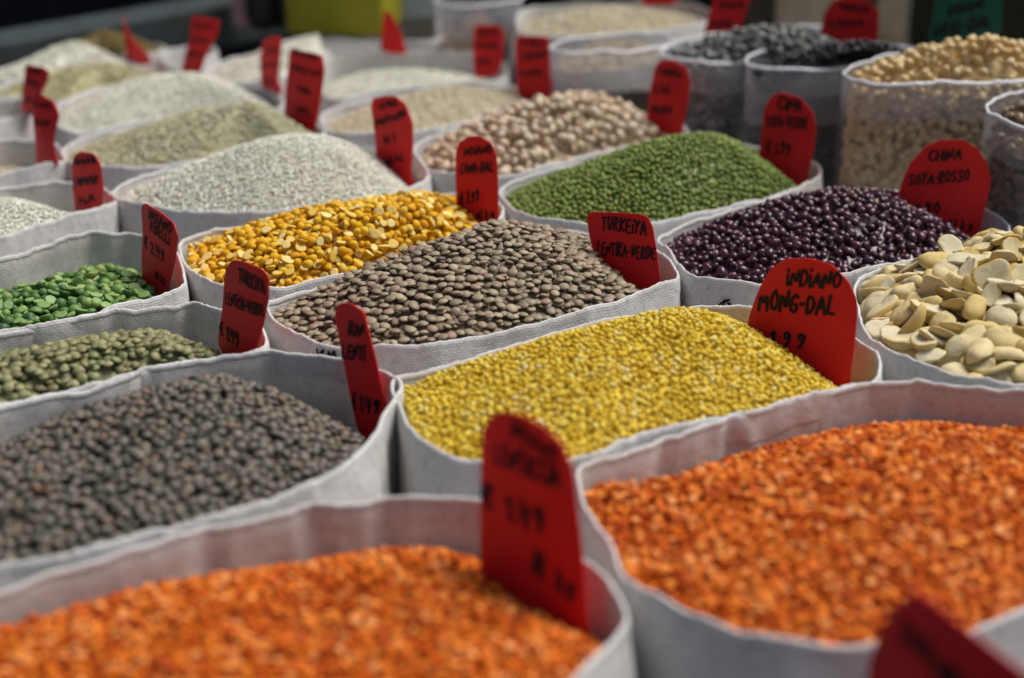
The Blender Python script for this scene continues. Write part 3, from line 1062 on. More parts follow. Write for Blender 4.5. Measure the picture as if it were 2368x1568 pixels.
# clear plastic bags at the back right
CG = "clear plastic bags of beans"
make_sack('P1', 'plastic_bag', [(1275, 118), (1300, 98), (1400, 84), (1520, 82), (1545, 92), (1550, 105), (1480, 118), (1400, 124), (1310, 128)],
    "clear plastic bag of beige meal behind the cream beans", 'plastic bag', CG, rz=.05, cz=.036, clear=True, fold=.03)
make_sack('P2', 'plastic_bag', [(1530, 122), (1560, 102), (1640, 84), (1800, 70), (1950, 68), (2010, 79), (1980, 92), (1850, 105), (1750, 121), (1705, 142), (1620, 145), (1550, 136)],
    "clear plastic bag of speckled grey seeds", 'plastic bag', CG, rz=.055, cz=.049, clear=True, fold=.03)
make_sack('P3', 'plastic_bag', [(1728, 150), (1750, 126), (1830, 113, .053), (1960, 106), (2080, 112), (2145, 126), (2110, 140), (2010, 153), (1960, 158), (1850, 162, .053), (1758, 159, .048)],
    "clear plastic bag of black beans", 'plastic bag', CG, rz=.064, cz=.060, clear=True, fold=.05)
make_sack('P4', 'plastic_bag', [(1955, 174), (1985, 152), (2080, 132), (2200, 120), (2367, 116), (2500, 125), (2540, 145), (2500, 172), (2367, 189), (2200, 196), (2080, 196), (1995, 188)],
    "clear plastic bag brimming with round yellow soya beans", 'plastic bag', CG, rz=.075, cz=.071, clear=True, fold=.03)
make_sack('P5', 'plastic_bag', [(2285, 244), (2305, 230), (2380, 214), (2480, 206), (2560, 235), (2540, 285), (2460, 312), (2367, 300), (2315, 272), (2290, 256)],
    "clear plastic bag of brown beans cut off by the right edge", 'plastic bag', CG, rz=.07, cz=.056, clear=True, fold=.03)
make_sack('P6', 'plastic_bag', [(1012, 8), (1030, -18), (1110, -30), (1190, -15), (1195, 5), (1120, 14), (1050, 16)],
    "far clear plastic bag half full of brown grain", 'plastic bag', CG, rz=.05, cz=.00, clear=True, fold=.04)

CURVES = {}
for key, name, pts, label, a, k in SPECS:
    CURVES[key] = rim_curve([(p[0], p[1], k.get('rz', 0.0), 0) for p in pts], 240)[0]
for key, name, pts, label, a, k in SPECS:
    build_sack(key, name, pts, label, *a, **k)

# ------------------------------------------------------------------ price tags
T = price_tag
T([(1110, 1040), (1113, 1000), (1130, 965), (1165, 950), (1215, 960), (1265, 985), (1305, 1025), (1328, 1080), (1340, 1190), (1350, 1290), (1360, 1470), (1330, 1480), (1112, 1360), (1110, 1200)], (1110, 1285, -.012), 44,
  [("INDIANO", (1180, 1000), (1300, 1075), 38), ("LENTICCIA", (1135, 1062), (1305, 1130), 46, .21), ("\u20ac", (1113, 1165), (1145, 1180), 50, .21), ("1.49", (1168, 1195), (1272, 1235), 56, .21), ("Al", (1235, 1320), (1262, 1332), 56, .21), ("kg", (1290, 1355), (1335, 1385), 48, .21)],
  "large red tag at the orange lentils reading INDIANO LENTICCIA 1.49")
T([(1730, 740), (1745, 695), (1765, 650), (1790, 615), (1822, 596), (1880, 597), (1925, 612), (1960, 650), (1978, 690), (1980, 725), (1974, 800), (1966, 860), (1962, 905), (1850, 850), (1728, 790)], (1735, 757, .0), 38,
  [("iNDiANO", (1815, 655), (1948, 668), 36, .21), ("MONG-DAL", (1745, 714), (1940, 726), 42, .21), ("1.99", (1775, 795), (1870, 806), 34, .21)],
  "red tag in the yellow mung beans reading INDIANO MONG-DAL")
T([(1357, 510), (1357, 496), (1370, 490), (1420, 491), (1480, 494), (1500, 502), (1510, 525), (1520, 590), (1527, 650), (1526, 700), (1500, 690), (1400, 650), (1374, 590), (1362, 545)], (1420, 610, .0), 32,
  [("TURKEiYA", (1386, 528), (1500, 542), 28, .21), ("LENTIKA-VERDE", (1374, 586), (1522, 600), 28, .21)],
  "red tag in the brown lentils reading TURKEIYA LENTIKA-VERDE")
T([(2075, 465), (2085, 420), (2105, 375), (2140, 338), (2170, 324), (2225, 323), (2262, 345), (2285, 385), (2291, 420), (2283, 460), (2270, 510), (2258, 570), (2180, 560), (2085, 520)], (2180, 530, -.01), 12,
  [("CHiNA", (2142, 371), (2224, 368), 26, .185), ("SOYA-ROSSO", (2092, 429), (2246, 416), 25, .185), ("\u20ac 1.90", (2080, 497), (2178, 490), 27, .185), ("Al kg", (2185, 527), (2252, 532), 22, .185)],
  "red tag in the purple beans reading CHINA SOYA-ROSSO")
T([(1753, 370), (1760, 320), (1765, 260), (1778, 230), (1800, 212), (1850, 225), (1880, 260), (1886, 300), (1880, 350), (1870, 400), (1864, 445), (1840, 450), (1760, 405)], (1800, 395, .0), 25,
  [("CiNA", (1795, 252), (1855, 258), 28, .21), ("SOYA-VERDE", (1765, 292), (1872, 298), 26, .21), ("\u20ac 1.99", (1768, 352), (1830, 358), 28, .21)],
  "red tag in the green mung beans reading CINA SOYA-VERDE")
T([(1494, 275), (1500, 220), (1514, 155), (1530, 138), (1560, 140), (1588, 158), (1597, 190), (1590, 240), (1577, 300), (1570, 335), (1545, 330), (1500, 305)], (1548, 312, .0), 28,
  [(5, (1520, 175), (1578, 185), 24, .3), (3, (1512, 215), (1560, 220), 22, .3), (4, (1505, 265), (1560, 270), 26, .3)],
  "red tag at the right end of the cream beans")
T([(1190, 105), (1194, 84), (1262, 83), (1272, 95), (1280, 200), (1284, 250), (1260, 250), (1196, 225)], (1230, 215, .0), 25,
  [(4, (1205, 108), (1262, 108), 18, .3), (6, (1203, 142), (1268, 136), 22, .3), (5, (1200, 182), (1258, 178), 22, .3)],
  "red tag standing behind the cream beans at the pale beige rice")
T([(1094, 75), (1100, 58), (1155, 58), (1165, 75), (1162, 140), (1152, 175), (1100, 182), (1093, 150)], (1120, 165, .0), 20,
  [(4, (1105, 84), (1155, 84), 16, .3), (5, (1102, 114), (1158, 114), 16, .3), (3, (1105, 152), (1140, 150), 18, .3)],
  "far red tag at the right end of the flat white rice")
T([(879, 122), (884, 60), (891, 20), (905, 30), (926, 70), (942, 124)], (910, 122, .0), 10,
  [], "small pointed red tag like a cone at the back rim", curve=.5)
T([(1053, 400), (1054, 350), (1062, 330), (1085, 315), (1110, 315), (1135, 330), (1148, 360), (1151, 420), (1152, 500), (1152, 545), (1100, 535), (1056, 505)], (1100, 500, -.004), 30,
  [("iNDiANO", (1070, 360), (1140, 354), 18, .21), ("CANA-DAL", (1060, 402), (1146, 396), 23, .21), ("\u20ac 1.99", (1062, 474), (1112, 464), 28, .21), ("Al kg", (1100, 508), (1146, 504), 22, .21)],
  "red tag in the golden split chickpeas reading INDIANO CANA-DAL")
T([(855, 245), (860, 228), (890, 222), (915, 222), (940, 240), (956, 285), (956, 340), (951, 400), (958, 440), (925, 430), (872, 385), (866, 310)], (910, 390, .0), 40,
  [(5, (872, 258), (928, 242), 20, .3), (7, (866, 298), (948, 272), 22, .3), (3, (888, 335), (925, 325), 24, .3), (4, (892, 385), (942, 370), 22, .3)],
  "red tag with rounded right corner at the long white rice")
T([(668, 125), (671, 112), (748, 127), (753, 165), (742, 240), (728, 310), (705, 312), (655, 275), (660, 190)], (695, 280, .0), 42,
  [(6, (678, 128), (745, 142), 18, .3), (6, (672, 165), (748, 182), 20, .3), (2, (690, 215), (725, 222), 22, .3), (3, (686, 262), (728, 275), 22, .3)],
  "large rectangular red tag at the right end of the greenish rice")
T([(602, 140), (608, 97), (628, 84), (650, 86), (647, 140), (643, 185), (650, 205), (646, 235), (630, 225), (606, 205), (602, 180)], (622, 205, .0), 58,
  [(3, (610, 128), (645, 122), 16, .3), (4, (606, 160), (644, 154), 16, .3), (2, (612, 190), (638, 200), 16, .3)],
  "narrow red tag turned sideways at the right end of the white rice")
T([(446, 36), (470, 40), (506, 48), (500, 85), (482, 120), (466, 165), (456, 185), (416, 182), (426, 140), (440, 90)], (438, 172, .0), 40,
  [(4, (452, 66), (498, 72), 14, .3), (4, (442, 98), (488, 102), 14, .3), (4, (434, 132), (474, 134), 14, .3)],
  "tilted red tag leaning right at the yellowish rice")
T([(286, 38), (296, 42), (320, 85), (346, 130), (346, 150), (311, 150), (304, 110), (293, 72)], (328, 142, .0), 62,
  [], "thin dark red tag leaning left behind the yellowish rice", curve=.3)
T([(62, 150), (100, 155), (113, 166), (108, 195), (98, 215), (94, 265), (48, 268), (54, 210), (60, 170)], (70, 255, .0), 48,
  [(4, (68, 170), (104, 176), 16, .3), (4, (62, 198), (98, 204), 16, .3), (3, (58, 236), (90, 240), 16, .3)],
  "red tag with squared top at the left edge")
T([(76, 235), (88, 216), (108, 218), (125, 235), (132, 265), (128, 330), (136, 385), (120, 398), (90, 398), (93, 330), (84, 275)], (110, 378, -.006), 55,
  [(4, (90, 245), (126, 256), 18, .3), (4, (94, 290), (128, 298), 18, .3)],
  "curved red tag in front of the squared one at the left edge", curve=.35)
T([(165, 385), (174, 360), (190, 350), (220, 356), (232, 380), (238, 430), (236, 485), (225, 505), (177, 512), (169, 440)], (200, 488, -.012), 48,
  [(5, (172, 386), (229, 380), 22, .3), (6, (169, 436), (236, 424), 24, .3), (3, (185, 474), (225, 468), 20, .3)],
  "red tag in the pale rice sack at the left, two dark lines of writing")
T([(327, 485), (330, 474), (340, 470), (375, 490), (402, 514), (411, 545), (406, 600), (393, 660), (388, 690), (328, 660), (327, 600), (331, 530)], (350, 648, -.015), 52,
  [("iNDiANO", (346, 503), (402, 543), 22, .21), ("PiSELLi", (350, 530), (398, 568), 22, .21), ("\u20ac 2.49", (334, 570), (388, 608), 26, .21), ("Al kg", (362, 640), (388, 658), 18, .21)],
  "red tag in the green split peas reading INDIANO PISELLI 2.49")
T([(520, 650), (524, 623), (536, 605), (549, 600), (569, 604), (609, 622), (621, 638), (621, 690), (610, 752), (596, 804), (590, 835), (530, 835), (505, 800), (504, 778), (515, 719)], (535, 800, -.012), 50,
  [("TURKiYA", (554, 648), (617, 680), 30, .21), ("LENTiCiA-VERDE", (520, 700), (617, 733), 27, .21), ("\u20ac 1.49", (507, 770), (561, 804), 30, .21)],
  "red tag in the pale green lentils reading TURKIYA LENTICIA-VERDE")
T([(773, 735), (777, 712), (787, 701), (806, 700), (828, 712), (842, 724), (850, 760), (862, 845), (870, 918), (884, 990), (884, 1040), (835, 1020), (820, 970), (808, 911), (787, 800)], (835, 985, -.03), 50,
  [("iRAN", (803, 772), (843, 780), 28, .21), ("LENTi", (788, 826), (846, 834), 32, .21), ("\u20ac 1.49", (812, 945), (868, 960), 36, .21)],
  "tall narrow red tag leaning over the dark lentils reading IRAN LENTI", curve=.25, fold=(.66, .45))
T([(1622, 95), (1638, 35), (1655, -14), (1736, -14), (1720, 40), (1702, 90), (1692, 115), (1625, 110)], (1655, 95, .045), 18,
  [(5, (1662, 22), (1725, 22), 20, .3), (3, (1645, 65), (1700, 66), 20, .3)],
  "slanted red tag behind the speckled grey seeds")
T([(1896, 85), (1904, 32), (1926, 2), (1962, -8), (2010, 4), (2032, 25), (2030, 80), (2024, 110), (1960, 108), (1900, 104)], (1965, 92, .07), 22,
  [(6, (1938, 24), (2018, 32), 20, .3), (5, (1915, 62), (2006, 66), 20, .3)],
  "wide red tag standing in the speckled grey seeds")
T([(1474, -40), (1596, -40), (1580, -5), (1552, 12), (1490, 13), (1478, -5)], (1510, 12, .045), 20,
  [], "red tag cut off by the top edge over the pale grain")
T([(2166, -24), (2312, -24), (2319, 0), (2316, 60), (2302, 135), (2240, 140), (2140, 138), (2150, 60)], (2220, 128, .075), 18,
  [("iNDiANO", (2186, 38), (2276, 18), 22, .21), ("URiD-DAL", (2150, 88), (2300, 58), 28, .21), (7, (2180, 122), (2296, 100), 24, .21)],
  "dark green tag reading INDIANO URID-DAL behind the soya beans", mat=GREEN)
T([(1992, 1660), (2006, 1530), (2038, 1440), (2073, 1395), (2110, 1372), (2150, 1384), (2240, 1450), (2367, 1545), (2440, 1600), (2470, 1760), (2300, 1790), (2000, 1760)], (2150, 1760, .0), 44,
  [(4, (2080, 1480), (2165, 1540), 60, .4), (5, (2150, 1560), (2320, 1680), 70, .4)],
  "blurred dark red tag in the lower right corner, nearest of all")

# ------------------------------------------------------------------ marker writing on two sacks
def sack_writing(key, strokes, width, label=None):
    s = SACKS[key]
    me = s['wall']
    vs = [v.co.copy() for v in me.vertices]; fs = [list(p.vertices) for p in me.polygons]
    t = BVHTree.FromPolygons(vs, fs)
    V, F = [], []
    for st in strokes:
        st = dense(st, 3.0)
        ps = []
        for x, y in st:
            h = t.ray_cast(CAM, ray(x, y).normalized())
            if h[0] is None: continue
            n = h[1] if h[1].dot(CAM - h[0]) > 0 else -h[1]
            ps.append((h[0] + n * 0.0024, n))
        for i in range(len(ps) - 1):
            (a, na), (b, nb) = ps[i], ps[i + 1]
            if (b - a).length > .02: continue
            sd_ = (b - a).cross(na).normalized() * width * .5
            e = (b - a).normalized() * width * .25
            k = len(V)
            V += [a - e + sd_, a - e - sd_, b + e - sd_, b + e + sd_]
            F.append((k, k + 1, k + 2, k + 3))
    if not F: return
    root = s['root']
    o = bpy.data.objects.new("lettering", poly_mesh("lettering", V, F, INK))
    link(o, root)


sack_writing('J', [[(738, 806), (742, 826)], [(742, 818), (752, 808), (748, 820), (758, 826)], [(762, 824), (764, 812), (770, 822), (776, 810), (780, 825)]], .0016)
sack_writing('L', [[(1664, 704), (1676, 694), (1688, 692)], [(1688, 692), (1676, 697), (1672, 705), (1682, 707), (1690, 702), (1684, 699)], [(1648, 708), (1655, 706)]], .0014)

# ------------------------------------------------------------------ background of the stall
def box_thing(name, px, dz, size, rot, mat, label, cat, bev=.006):
    p = at(*px, dz)
    me = box_mesh(name, (0, 0, size[2] / 2), size, mat, math.radians(rot), bev)
    o = bpy.data.objects.new(name, me)
    o.location = (p.x, p.y, Z0 + dz)
    COL.objects.link(o)
    tag(o, label, cat)
    return o


a_, b_ = at(-120, 152, 0), at(640, 12, 0)
mid = (a_ + b_) / 2; dv = b_ - a_
bm_ = box_mesh("stall_edge_board", (0, 0, 0), (dv.length, .08, .06), plain_mat("grey_green_board", (0.03, 0.042, 0.044), rough=.7, var=.3), math.atan2(dv.y, dv.x), .004)
bo = bpy.data.objects.new("stall_edge_board", bm_); bo.location = mid + Vector((0, 0.04, -.012)); COL.objects.link(bo)
tag(bo, "grey-green board along the far left edge of the stall", "board")
box_thing("crate", (800, 66), 0, (.128, .12, .20), -8, plain_mat("lime_plastic", (0.24, 0.24, 0.008), rough=.5, var=.3, scale=8), "lime yellow crate in the far background", "crate")
box_thing("pot", (650, 66), 0, (.05, .05, .085), 10, plain_mat("dark_blue_pot", (0.012, 0.016, 0.028), rough=.4), "dark blue-black pot beside the lime crate", "pot", .02)
box_thing("pot", (612, 72), 0, (.045, .045, .07), 25, plain_mat("black_pot", (0.012, 0.012, 0.012), rough=.5), "black pot left of the blue-black pot", "pot", .02)
box_thing("carton", (970, 40), 0, (.055, .05, .12), 8, plain_mat("pale_blue_carton", (0.42, 0.50, 0.55), rough=.5, var=.1), "pale blue-white carton right of the lime crate", "carton")
box_thing("carton", (562, 62), 0, (.026, .03, .075), 12, plain_mat("pink_carton", (0.40, 0.26, 0.27), rough=.6, var=.1), "small dull pink carton left of the black pot", "carton")
box_thing("carton", (655, 40), 0, (.085, .03, .09), -10, plain_mat("olive_carton", (0.13, 0.11, 0.03), rough=.6, var=.3, scale=20), "olive carton behind the dark pots", "carton")
box_thing("carton", (934, 38), 0, (.016, .04, .12), 8, plain_mat("navy_carton", (0.01, 0.03, 0.07), rough=.5, var=.1), "narrow navy blue carton left of the pale blue-white one", "carton")
paper = plain_mat("beige_paper", (0.66, 0.55, 0.36), rough=.8, var=.18, scale=14)
brown = plain_mat("brown_paper", (0.11, 0.075, 0.05), rough=.8, var=.2, scale=14)
box_thing("paper_sack", (1865, 90), 0, (.085, .07, .185), 20, paper, "beige paper sack behind the wide red tag", "paper sack", .02)
box_thing("paper_sack", (2110, 106), 0, (.085, .07, .185), 20, paper, "beige paper sack left of the green tag", "paper sack", .02)
box_thing("paper_sack", (1772, 80), 0, (.075, .07, .20), 20, brown, "dark brown paper sack right of the slanted red tag", "paper sack", .02)
box_thing("paper_sack", (1985, 80), 0, (.11, .07, .185), 20, brown, "dark brown paper sack between the two beige ones", "paper sack", .02)
box_thing("paper_sack", (2270, 112), 0, (.20, .07, .185), 10, plain_mat("olive_paper", (0.035, 0.032, 0.012), rough=.8), "dark olive sack behind the green tag", "paper sack", .02)
wl = box_mesh("back_wall", (0, 0, 1.2), (12, .1, 4.2), plain_mat("wall_painted_shade", (0.012, 0.013, 0.015), rough=.9, var=.6, scale=1.2))  # darkness behind the stall is painted in as a near-black colour
wo = bpy.data.objects.new("back_wall", wl); wo.location = (0, 5.0, -.85 + .9); COL.objects.link(wo)
tag(wo, "near-black wall closing off the background, shade put into its colour", "wall")

# ------------------------------------------------------------------ heaps of grain
def K(**k): return k

orange = [(0, (0.32, 0.040, 0.002)), (.25, (0.50, 0.082, 0.003)), (.5, (0.66, 0.150, 0.008)), (.75, (0.74, 0.23, 0.03)), (.9, (0.78, 0.32, 0.10)), (1, (0.50, 0.09, 0.003))]
M_RED = grain_mat("red_lentil_skin", orange, rough=.65, spec=.15, mottle=.25, sss=.15)
k_red = K(var=.16, size=.0045, flat=.55, shape=lambda: sh_split(.42, 9), mats=[M_RED, M_RED], tilt=.35, flip=.5, nvar=6, layers=2.2, blend=.7)
M_BLK = grain_mat("dark_lentil_skin", [(0, (0.085, 0.075, 0.055)), (.4, (0.125, 0.112, 0.088)), (.75, (0.165, 0.145, 0.115)), (.95, (0.16, 0.12, 0.085)), (1, (0.16, 0.075, 0.04))], rough=.5, mottle=.3)
k_blk = K(var=.12, size=.0058, flat=.56, shape=lambda: sh_lentil(.58, 12), mats=[M_BLK], tilt=.35, nvar=6, layers=2.2)
M_GRN = grain_mat("green_lentil_skin", [(0, (0.16, 0.14, 0.06)), (.3, (0.20, 0.20, 0.085)), (.65, (0.25, 0.25, 0.11)), (.9, (0.30, 0.29, 0.14)), (1, (0.10, 0.14, 0.06))], rough=.5, mottle=.25)
k_grn = K(size=.0064, flat=.46, blend=.25, over=14, shape=lambda: sh_lentil(.46, 12), mats=[M_GRN], tilt=.24, nvar=8, layers=3.0, pack=.76, packz=.76)
M_PEA = grain_mat("split_pea_skin", [(0, (0.035, 0.09, 0.025)), (.3, (0.075, 0.16, 0.035)), (.6, (0.13, 0.25, 0.05)), (.9, (0.24, 0.33, 0.09)), (.97, (0.22, 0.26, 0.10)), (.985, (0.2, 0.18, 0.08)), (.995, (.5, .22, .03))], rough=.5, mottle=.2, sss=.1)
M_PEAF = grain_mat("split_pea_cut_face", [(0, (0.13, 0.24, 0.06)), (1, (0.26, 0.38, 0.13))], rough=.55, mottle=.15, sss=.1)
k_pea = K(var=.14, size=.0082, flat=.48, shape=lambda: sh_split(.46, 12), mats=[M_PEA, M_PEAF], tilt=.34, flip=.4, nvar=8, layers=3.0, over=16, pack=.74, packz=.78)
M_BRN = grain_mat("brown_lentil_skin", [(0, (0.20, 0.155, 0.10)), (.25, (0.27, 0.215, 0.14)), (.5, (0.31, 0.265, 0.17)), (.7, (0.30, 0.20, 0.14)), (.88, (0.38, 0.32, 0.21)), (.96, (0.20, 0.13, 0.08)), (1, (.09, .085, .10))], rough=.52, spec=.35, mottle=.3, mscale=1200)
k_brn = K(size=.0068, flat=.42, shape=lambda: sh_lentil(.40, 16), mats=[M_BRN], tilt=.17, nvar=10, layers=3.0, blend=.12, pack=.78, packz=.74, over=18, var=.08)
M_MOONG = grain_mat("split_mung_skin", [(0, (0.56, 0.35, 0.018)), (.4, (0.68, 0.49, 0.04)), (.75, (0.72, 0.57, 0.09)), (.96, (0.70, 0.58, 0.16)), (1, (0.72, 0.64, 0.34))], rough=.65, spec=.15, mottle=.15, sss=.15)
k_moong = K(var=.16, size=.0040, flat=.6, shape=lambda: sh_ell(1.0, .72, .55, 8, 4, .04), mats=[M_MOONG], tilt=.45, nvar=6, layers=2.2, blend=.6)
M_CHANA = grain_mat("split_chickpea_skin", [(0, (0.56, 0.25, 0.006)), (.4, (0.66, 0.35, 0.010)), (.8, (0.72, 0.44, 0.03)), (1, (0.70, 0.48, 0.10))], rough=.6, spec=.15, mottle=.12, sss=.15)
M_CHANAF = grain_mat("split_chickpea_cut_face", [(0, (0.62, 0.42, 0.07)), (1, (0.74, 0.62, 0.26))], rough=.6, spec=.15, mottle=.1, sss=.1)
k_chana = K(var=.16, size=.0073, flat=.50, shape=lambda: sh_split(.48, 12, .12), mats=[M_CHANA, M_CHANAF], tilt=.42, flip=.36, nvar=9, layers=3.2, over=18, pack=.72, packz=.75)
M_RICE = grain_mat("white_rice", [(0, (0.64, 0.64, 0.53)), (.6, (0.72, 0.72, 0.61)), (.94, (0.76, 0.76, 0.68)), (1, (0.5, 0.42, 0.28))], rough=.5, mottle=.1, sss=.15)
k_rice = K(size=.0058, flat=.30, pack=.40, packz=.9, shape=lambda: sh_rice(6), mats=[M_RICE], tilt=.16, nvar=4, layers=2.4, over=6)
M_RICEG = grain_mat("greenish_rice", [(0, (0.42, 0.40, 0.24)), (.6, (0.53, 0.52, 0.33)), (.92, (0.60, 0.58, 0.40)), (1, (0.35, 0.22, 0.12))], rough=.45, mottle=.15)
k_riceg = dict(k_rice, mats=[M_RICEG], size=.0064)
M_RICEB = grain_mat("beige_rice", [(0, (0.54, 0.47, 0.31)), (.6, (0.64, 0.57, 0.40)), (1, (0.70, 0.64, 0.48))], rough=.45, mottle=.15)
k_riceb = dict(k_rice, mats=[M_RICEB], size=.0070, pack=.5)
M_RICEY = grain_mat("yellowish_rice", [(0, (0.42, 0.39, 0.20)), (1, (0.56, 0.53, 0.32))], rough=.45, mottle=.15)
k_ricey = dict(k_rice, mats=[M_RICEY], size=.0080, pack=.55)
k_ricef = dict(k_rice, size=.0085, pack=.55)
M_OCH = grain_mat("ochre_grain", [(0, (0.14, 0.10, 0.025)), (1, (0.24, 0.18, 0.05))], rough=.5)
k_och = dict(k_rice, mats=[M_OCH], size=.008, pack=.6)
M_ADZ = grain_mat("adzuki_skin", [(0, (0.032, 0.012, 0.024)), (.4, (0.055, 0.015, 0.032)), (.75, (0.095, 0.020, 0.045)), (.97, (0.085, 0.022, 0.025)), (1, (.3, .2, .08))], rough=.28, spec=.5, mottle=.35)
M_ADZH = grain_mat("adzuki_hilum", [(0, (0.20, 0.15, 0.12)), (1, (0.26, 0.20, 0.17))], rough=.5)
k_adz = K(var=.14, size=.0073, flat=.66, shape=lambda: sh_bean(12, 8), mats=[M_ADZ, M_ADZH], tilt=.6, nvar=6, layers=2.2, over=14, pack=.82, packz=.9)
M_FAVA = grain_mat("broad_bean_skin", [(0, (0.50, 0.33, 0.09)), (.3, (0.60, 0.45, 0.17)), (.7, (0.66, 0.55, 0.28)), (.9, (0.66, 0.57, 0.36)), (1, (0.46, 0.33, 0.15))], rough=.7, spec=.15, mottle=.25, mscale=320, bump=.25, sss=.1)
M_FAVAF = grain_mat("broad_bean_flat_face", [(0, (0.54, 0.46, 0.26)), (.5, (0.64, 0.57, 0.37)), (1, (0.70, 0.66, 0.48))], rough=.75, spec=.12, mottle=.22, mscale=320, bump=.3, sss=.1)
k_fava = K(size=.0222, flat=.25, shape=sh_fava, mats=[M_FAVA, M_FAVAF], tilt=.34, flip=.45, nvar=26, ntint=2, layers=3.6, pack=.54, packz=.72, over=45, blend=.5, var=.18)
M_MUNG = grain_mat("mung_skin", [(0, (0.10, 0.15, 0.018)), (.5, (0.17, 0.24, 0.030)), (.9, (0.24, 0.31, 0.055)), (1, (.2, .16, .05))], rough=.4, mottle=.15)
k_mung = K(size=.0042, flat=.82, shape=lambda: sh_ell(1, .87, .85, 9, 5), mats=[M_MUNG], tilt=.6, nvar=4, layers=2.1)
M_BOR = grain_mat("cream_bean_skin", [(0, (0.44, 0.30, 0.18)), (.3, (0.58, 0.45, 0.30)), (.8, (0.66, 0.55, 0.40)), (1, (0.34, 0.20, 0.11))], rough=.45, mottle=.3, mscale=150)
k_bor = K(var=.12, size=.0108, flat=.78, shape=lambda: sh_ell(1, .80, .76, 12, 7, .05, .04), mats=[M_BOR], tilt=.5, nvar=6, layers=2.3, pack=.72, over=12)
M_SOY = grain_mat("soya_skin", [(0, (0.56, 0.38, 0.15)), (.5, (0.66, 0.49, 0.22)), (1, (0.70, 0.56, 0.32))], rough=.42, mottle=.10, sss=.1)
k_soy = K(size=.0090, flat=.9, shape=lambda: sh_pea(14, 8), mats=[M_SOY], tilt=.8, nvar=6, layers=3.0, over=30, pack=.90, packz=.92)
M_SPK = grain_mat("speckled_seed", [(0, (0.05, 0.055, 0.05)), (.4, (0.11, 0.12, 0.105)), (.7, (0.25, 0.27, 0.24)), (1, (0.36, 0.38, 0.35))], rough=.4, mottle=.4)
k_spk = K(size=.0085, flat=.7, shape=lambda: sh_ell(1, .78, .7, 9, 5), mats=[M_SPK], tilt=.6, nvar=4, layers=2.1)
M_BB = grain_mat("black_bean_skin", [(0, (0.012, 0.013, 0.017)), (1, (0.035, 0.036, 0.042))], rough=.3, mottle=.3)
k_bb = K(size=.0068, flat=.7, shape=lambda: sh_ell(1, .72, .66, 9, 5), mats=[M_BB], tilt=.6, nvar=4, layers=2.1)
M_BRB = grain_mat("brown_bean_skin", [(0, (0.10, 0.06, 0.035)), (.7, (0.19, 0.12, 0.075)), (1, (0.30, 0.20, 0.11))], rough=.4, mottle=.35)
k_brb = K(size=.0110, flat=.6, shape=lambda: sh_ell(1, .66, .55, 12, 7, .03, .1), mats=[M_BRB], tilt=.5, nvar=6, layers=2.2)
M_MEAL = grain_mat("beige_meal", [(0, (0.38, 0.32, 0.22)), (1, (0.50, 0.43, 0.32))], rough=.6)
k_meal = dict(k_rice, mats=[M_MEAL], size=.007, pack=.6)

plan_heap('A', (800, 1335), -.004, 2.0, k_red, "red_lentils", "orange red lentils filling the nearest lower left sack", "lentils", rough=.004, lump=10)
plan_heap('B', (2120, 1090), .012, 1.7, k_red, "red_lentils", "orange red lentils filling the lower right sack", "lentils", rough=.004, lump=10)
plan_heap('C', (440, 905), .012, 1.9, k_blk, "dark_lentils", "dark grey-brown lentils in the left sack with the narrow tag", "lentils", rough=.004)
plan_heap('D', (230, 795), .011, 2.2, k_grn, "green_lentils", "pale green lentils packed in the sack behind the dark ones", "lentils",
          ("green_lentil", "small pale green lentil lying in the left sack behind the dark lentils", "lentil", "pale green lentils", 300))
plan_heap('E', (190, 645), -.002, 1.9, k_pea, "split_peas", "green split peas deeper in the left sack", "split peas",
          ("split_pea", "bright green half pea lying in the sack at the left edge", "split pea", "green split peas", 300))
plan_heap('F', (-20, 480), .010, 1.8, k_rice, "white_rice", "pale rice in the left edge sack behind the split peas", "rice")
plan_heap('G', (0, 380), -.022, 2, k_riceb, "rice", "pinkish rice low in the half empty sack", "rice")
plan_heap('G1', (0, 250), -.026, 2, k_riceb, "rice", "rice low in the small sack at the left edge", "rice")
plan_heap('H', (690, 313), .040, 1.55, k_rice, "white_rice", "long white rice in a tall heap behind the golden split chickpeas", "rice")
plan_heap('I', (880, 462), .030, 1.7, k_chana, "split_chickpeas", "golden yellow split chickpeas heaped in their sack", "split chickpeas",
          ("split_chickpea", "golden yellow split chickpea lying on the heap left of the brown lentils", "split chickpea", "golden split chickpeas", 300))
plan_heap('J', (1110, 530), .035, 1.6, k_brn, "brown_lentils", "brown lentils heaped in the middle sack", "lentils",
          ("brown_lentil", "flat grey-brown lentil lying on the heap in the middle sack", "lentil", "brown lentils in the middle sack", 300))
plan_heap('K', (1510, 733), .021, 1.9, k_moong, "split_mung_beans", "yellow split mung beans heaped below the middle", "mung beans", rough=.003)
plan_heap('L', (1950, 452), .025, 1.8, k_adz, "adzuki_beans", "dark purple adzuki beans heaped behind the brown lentils", "beans",
          ("adzuki_bean", "shiny dark purple adzuki bean lying on the heap behind the yellow mung beans", "bean", "dark purple adzuki beans", 300))
plan_heap('M', (2400, 535), .036, 1.5, k_fava, "broad_beans", "broad beans buried under the others in the right edge sack", "beans",
          ("broad_bean", "big flat cream broad bean lying in the sack at the right edge", "bean", "cream broad beans", 300), rough=.004)
plan_heap('N', (1620, 316), .040, 1.5, k_mung, "mung_beans", "small green mung beans in a tall heap", "mung beans")
plan_heap('O', (1330, 218), .044, 1.6, k_bor, "cream_beans", "round cream beans heaped behind the green mung beans", "beans",
          ("cream_bean", "blurred round cream bean on the heap behind the green mung beans", "bean", "round cream beans", 300))
plan_heap('P', (560, 240), .035, 1.5, k_riceg, "greenish_rice", "greenish rice with brown grains in a wide heap", "rice")
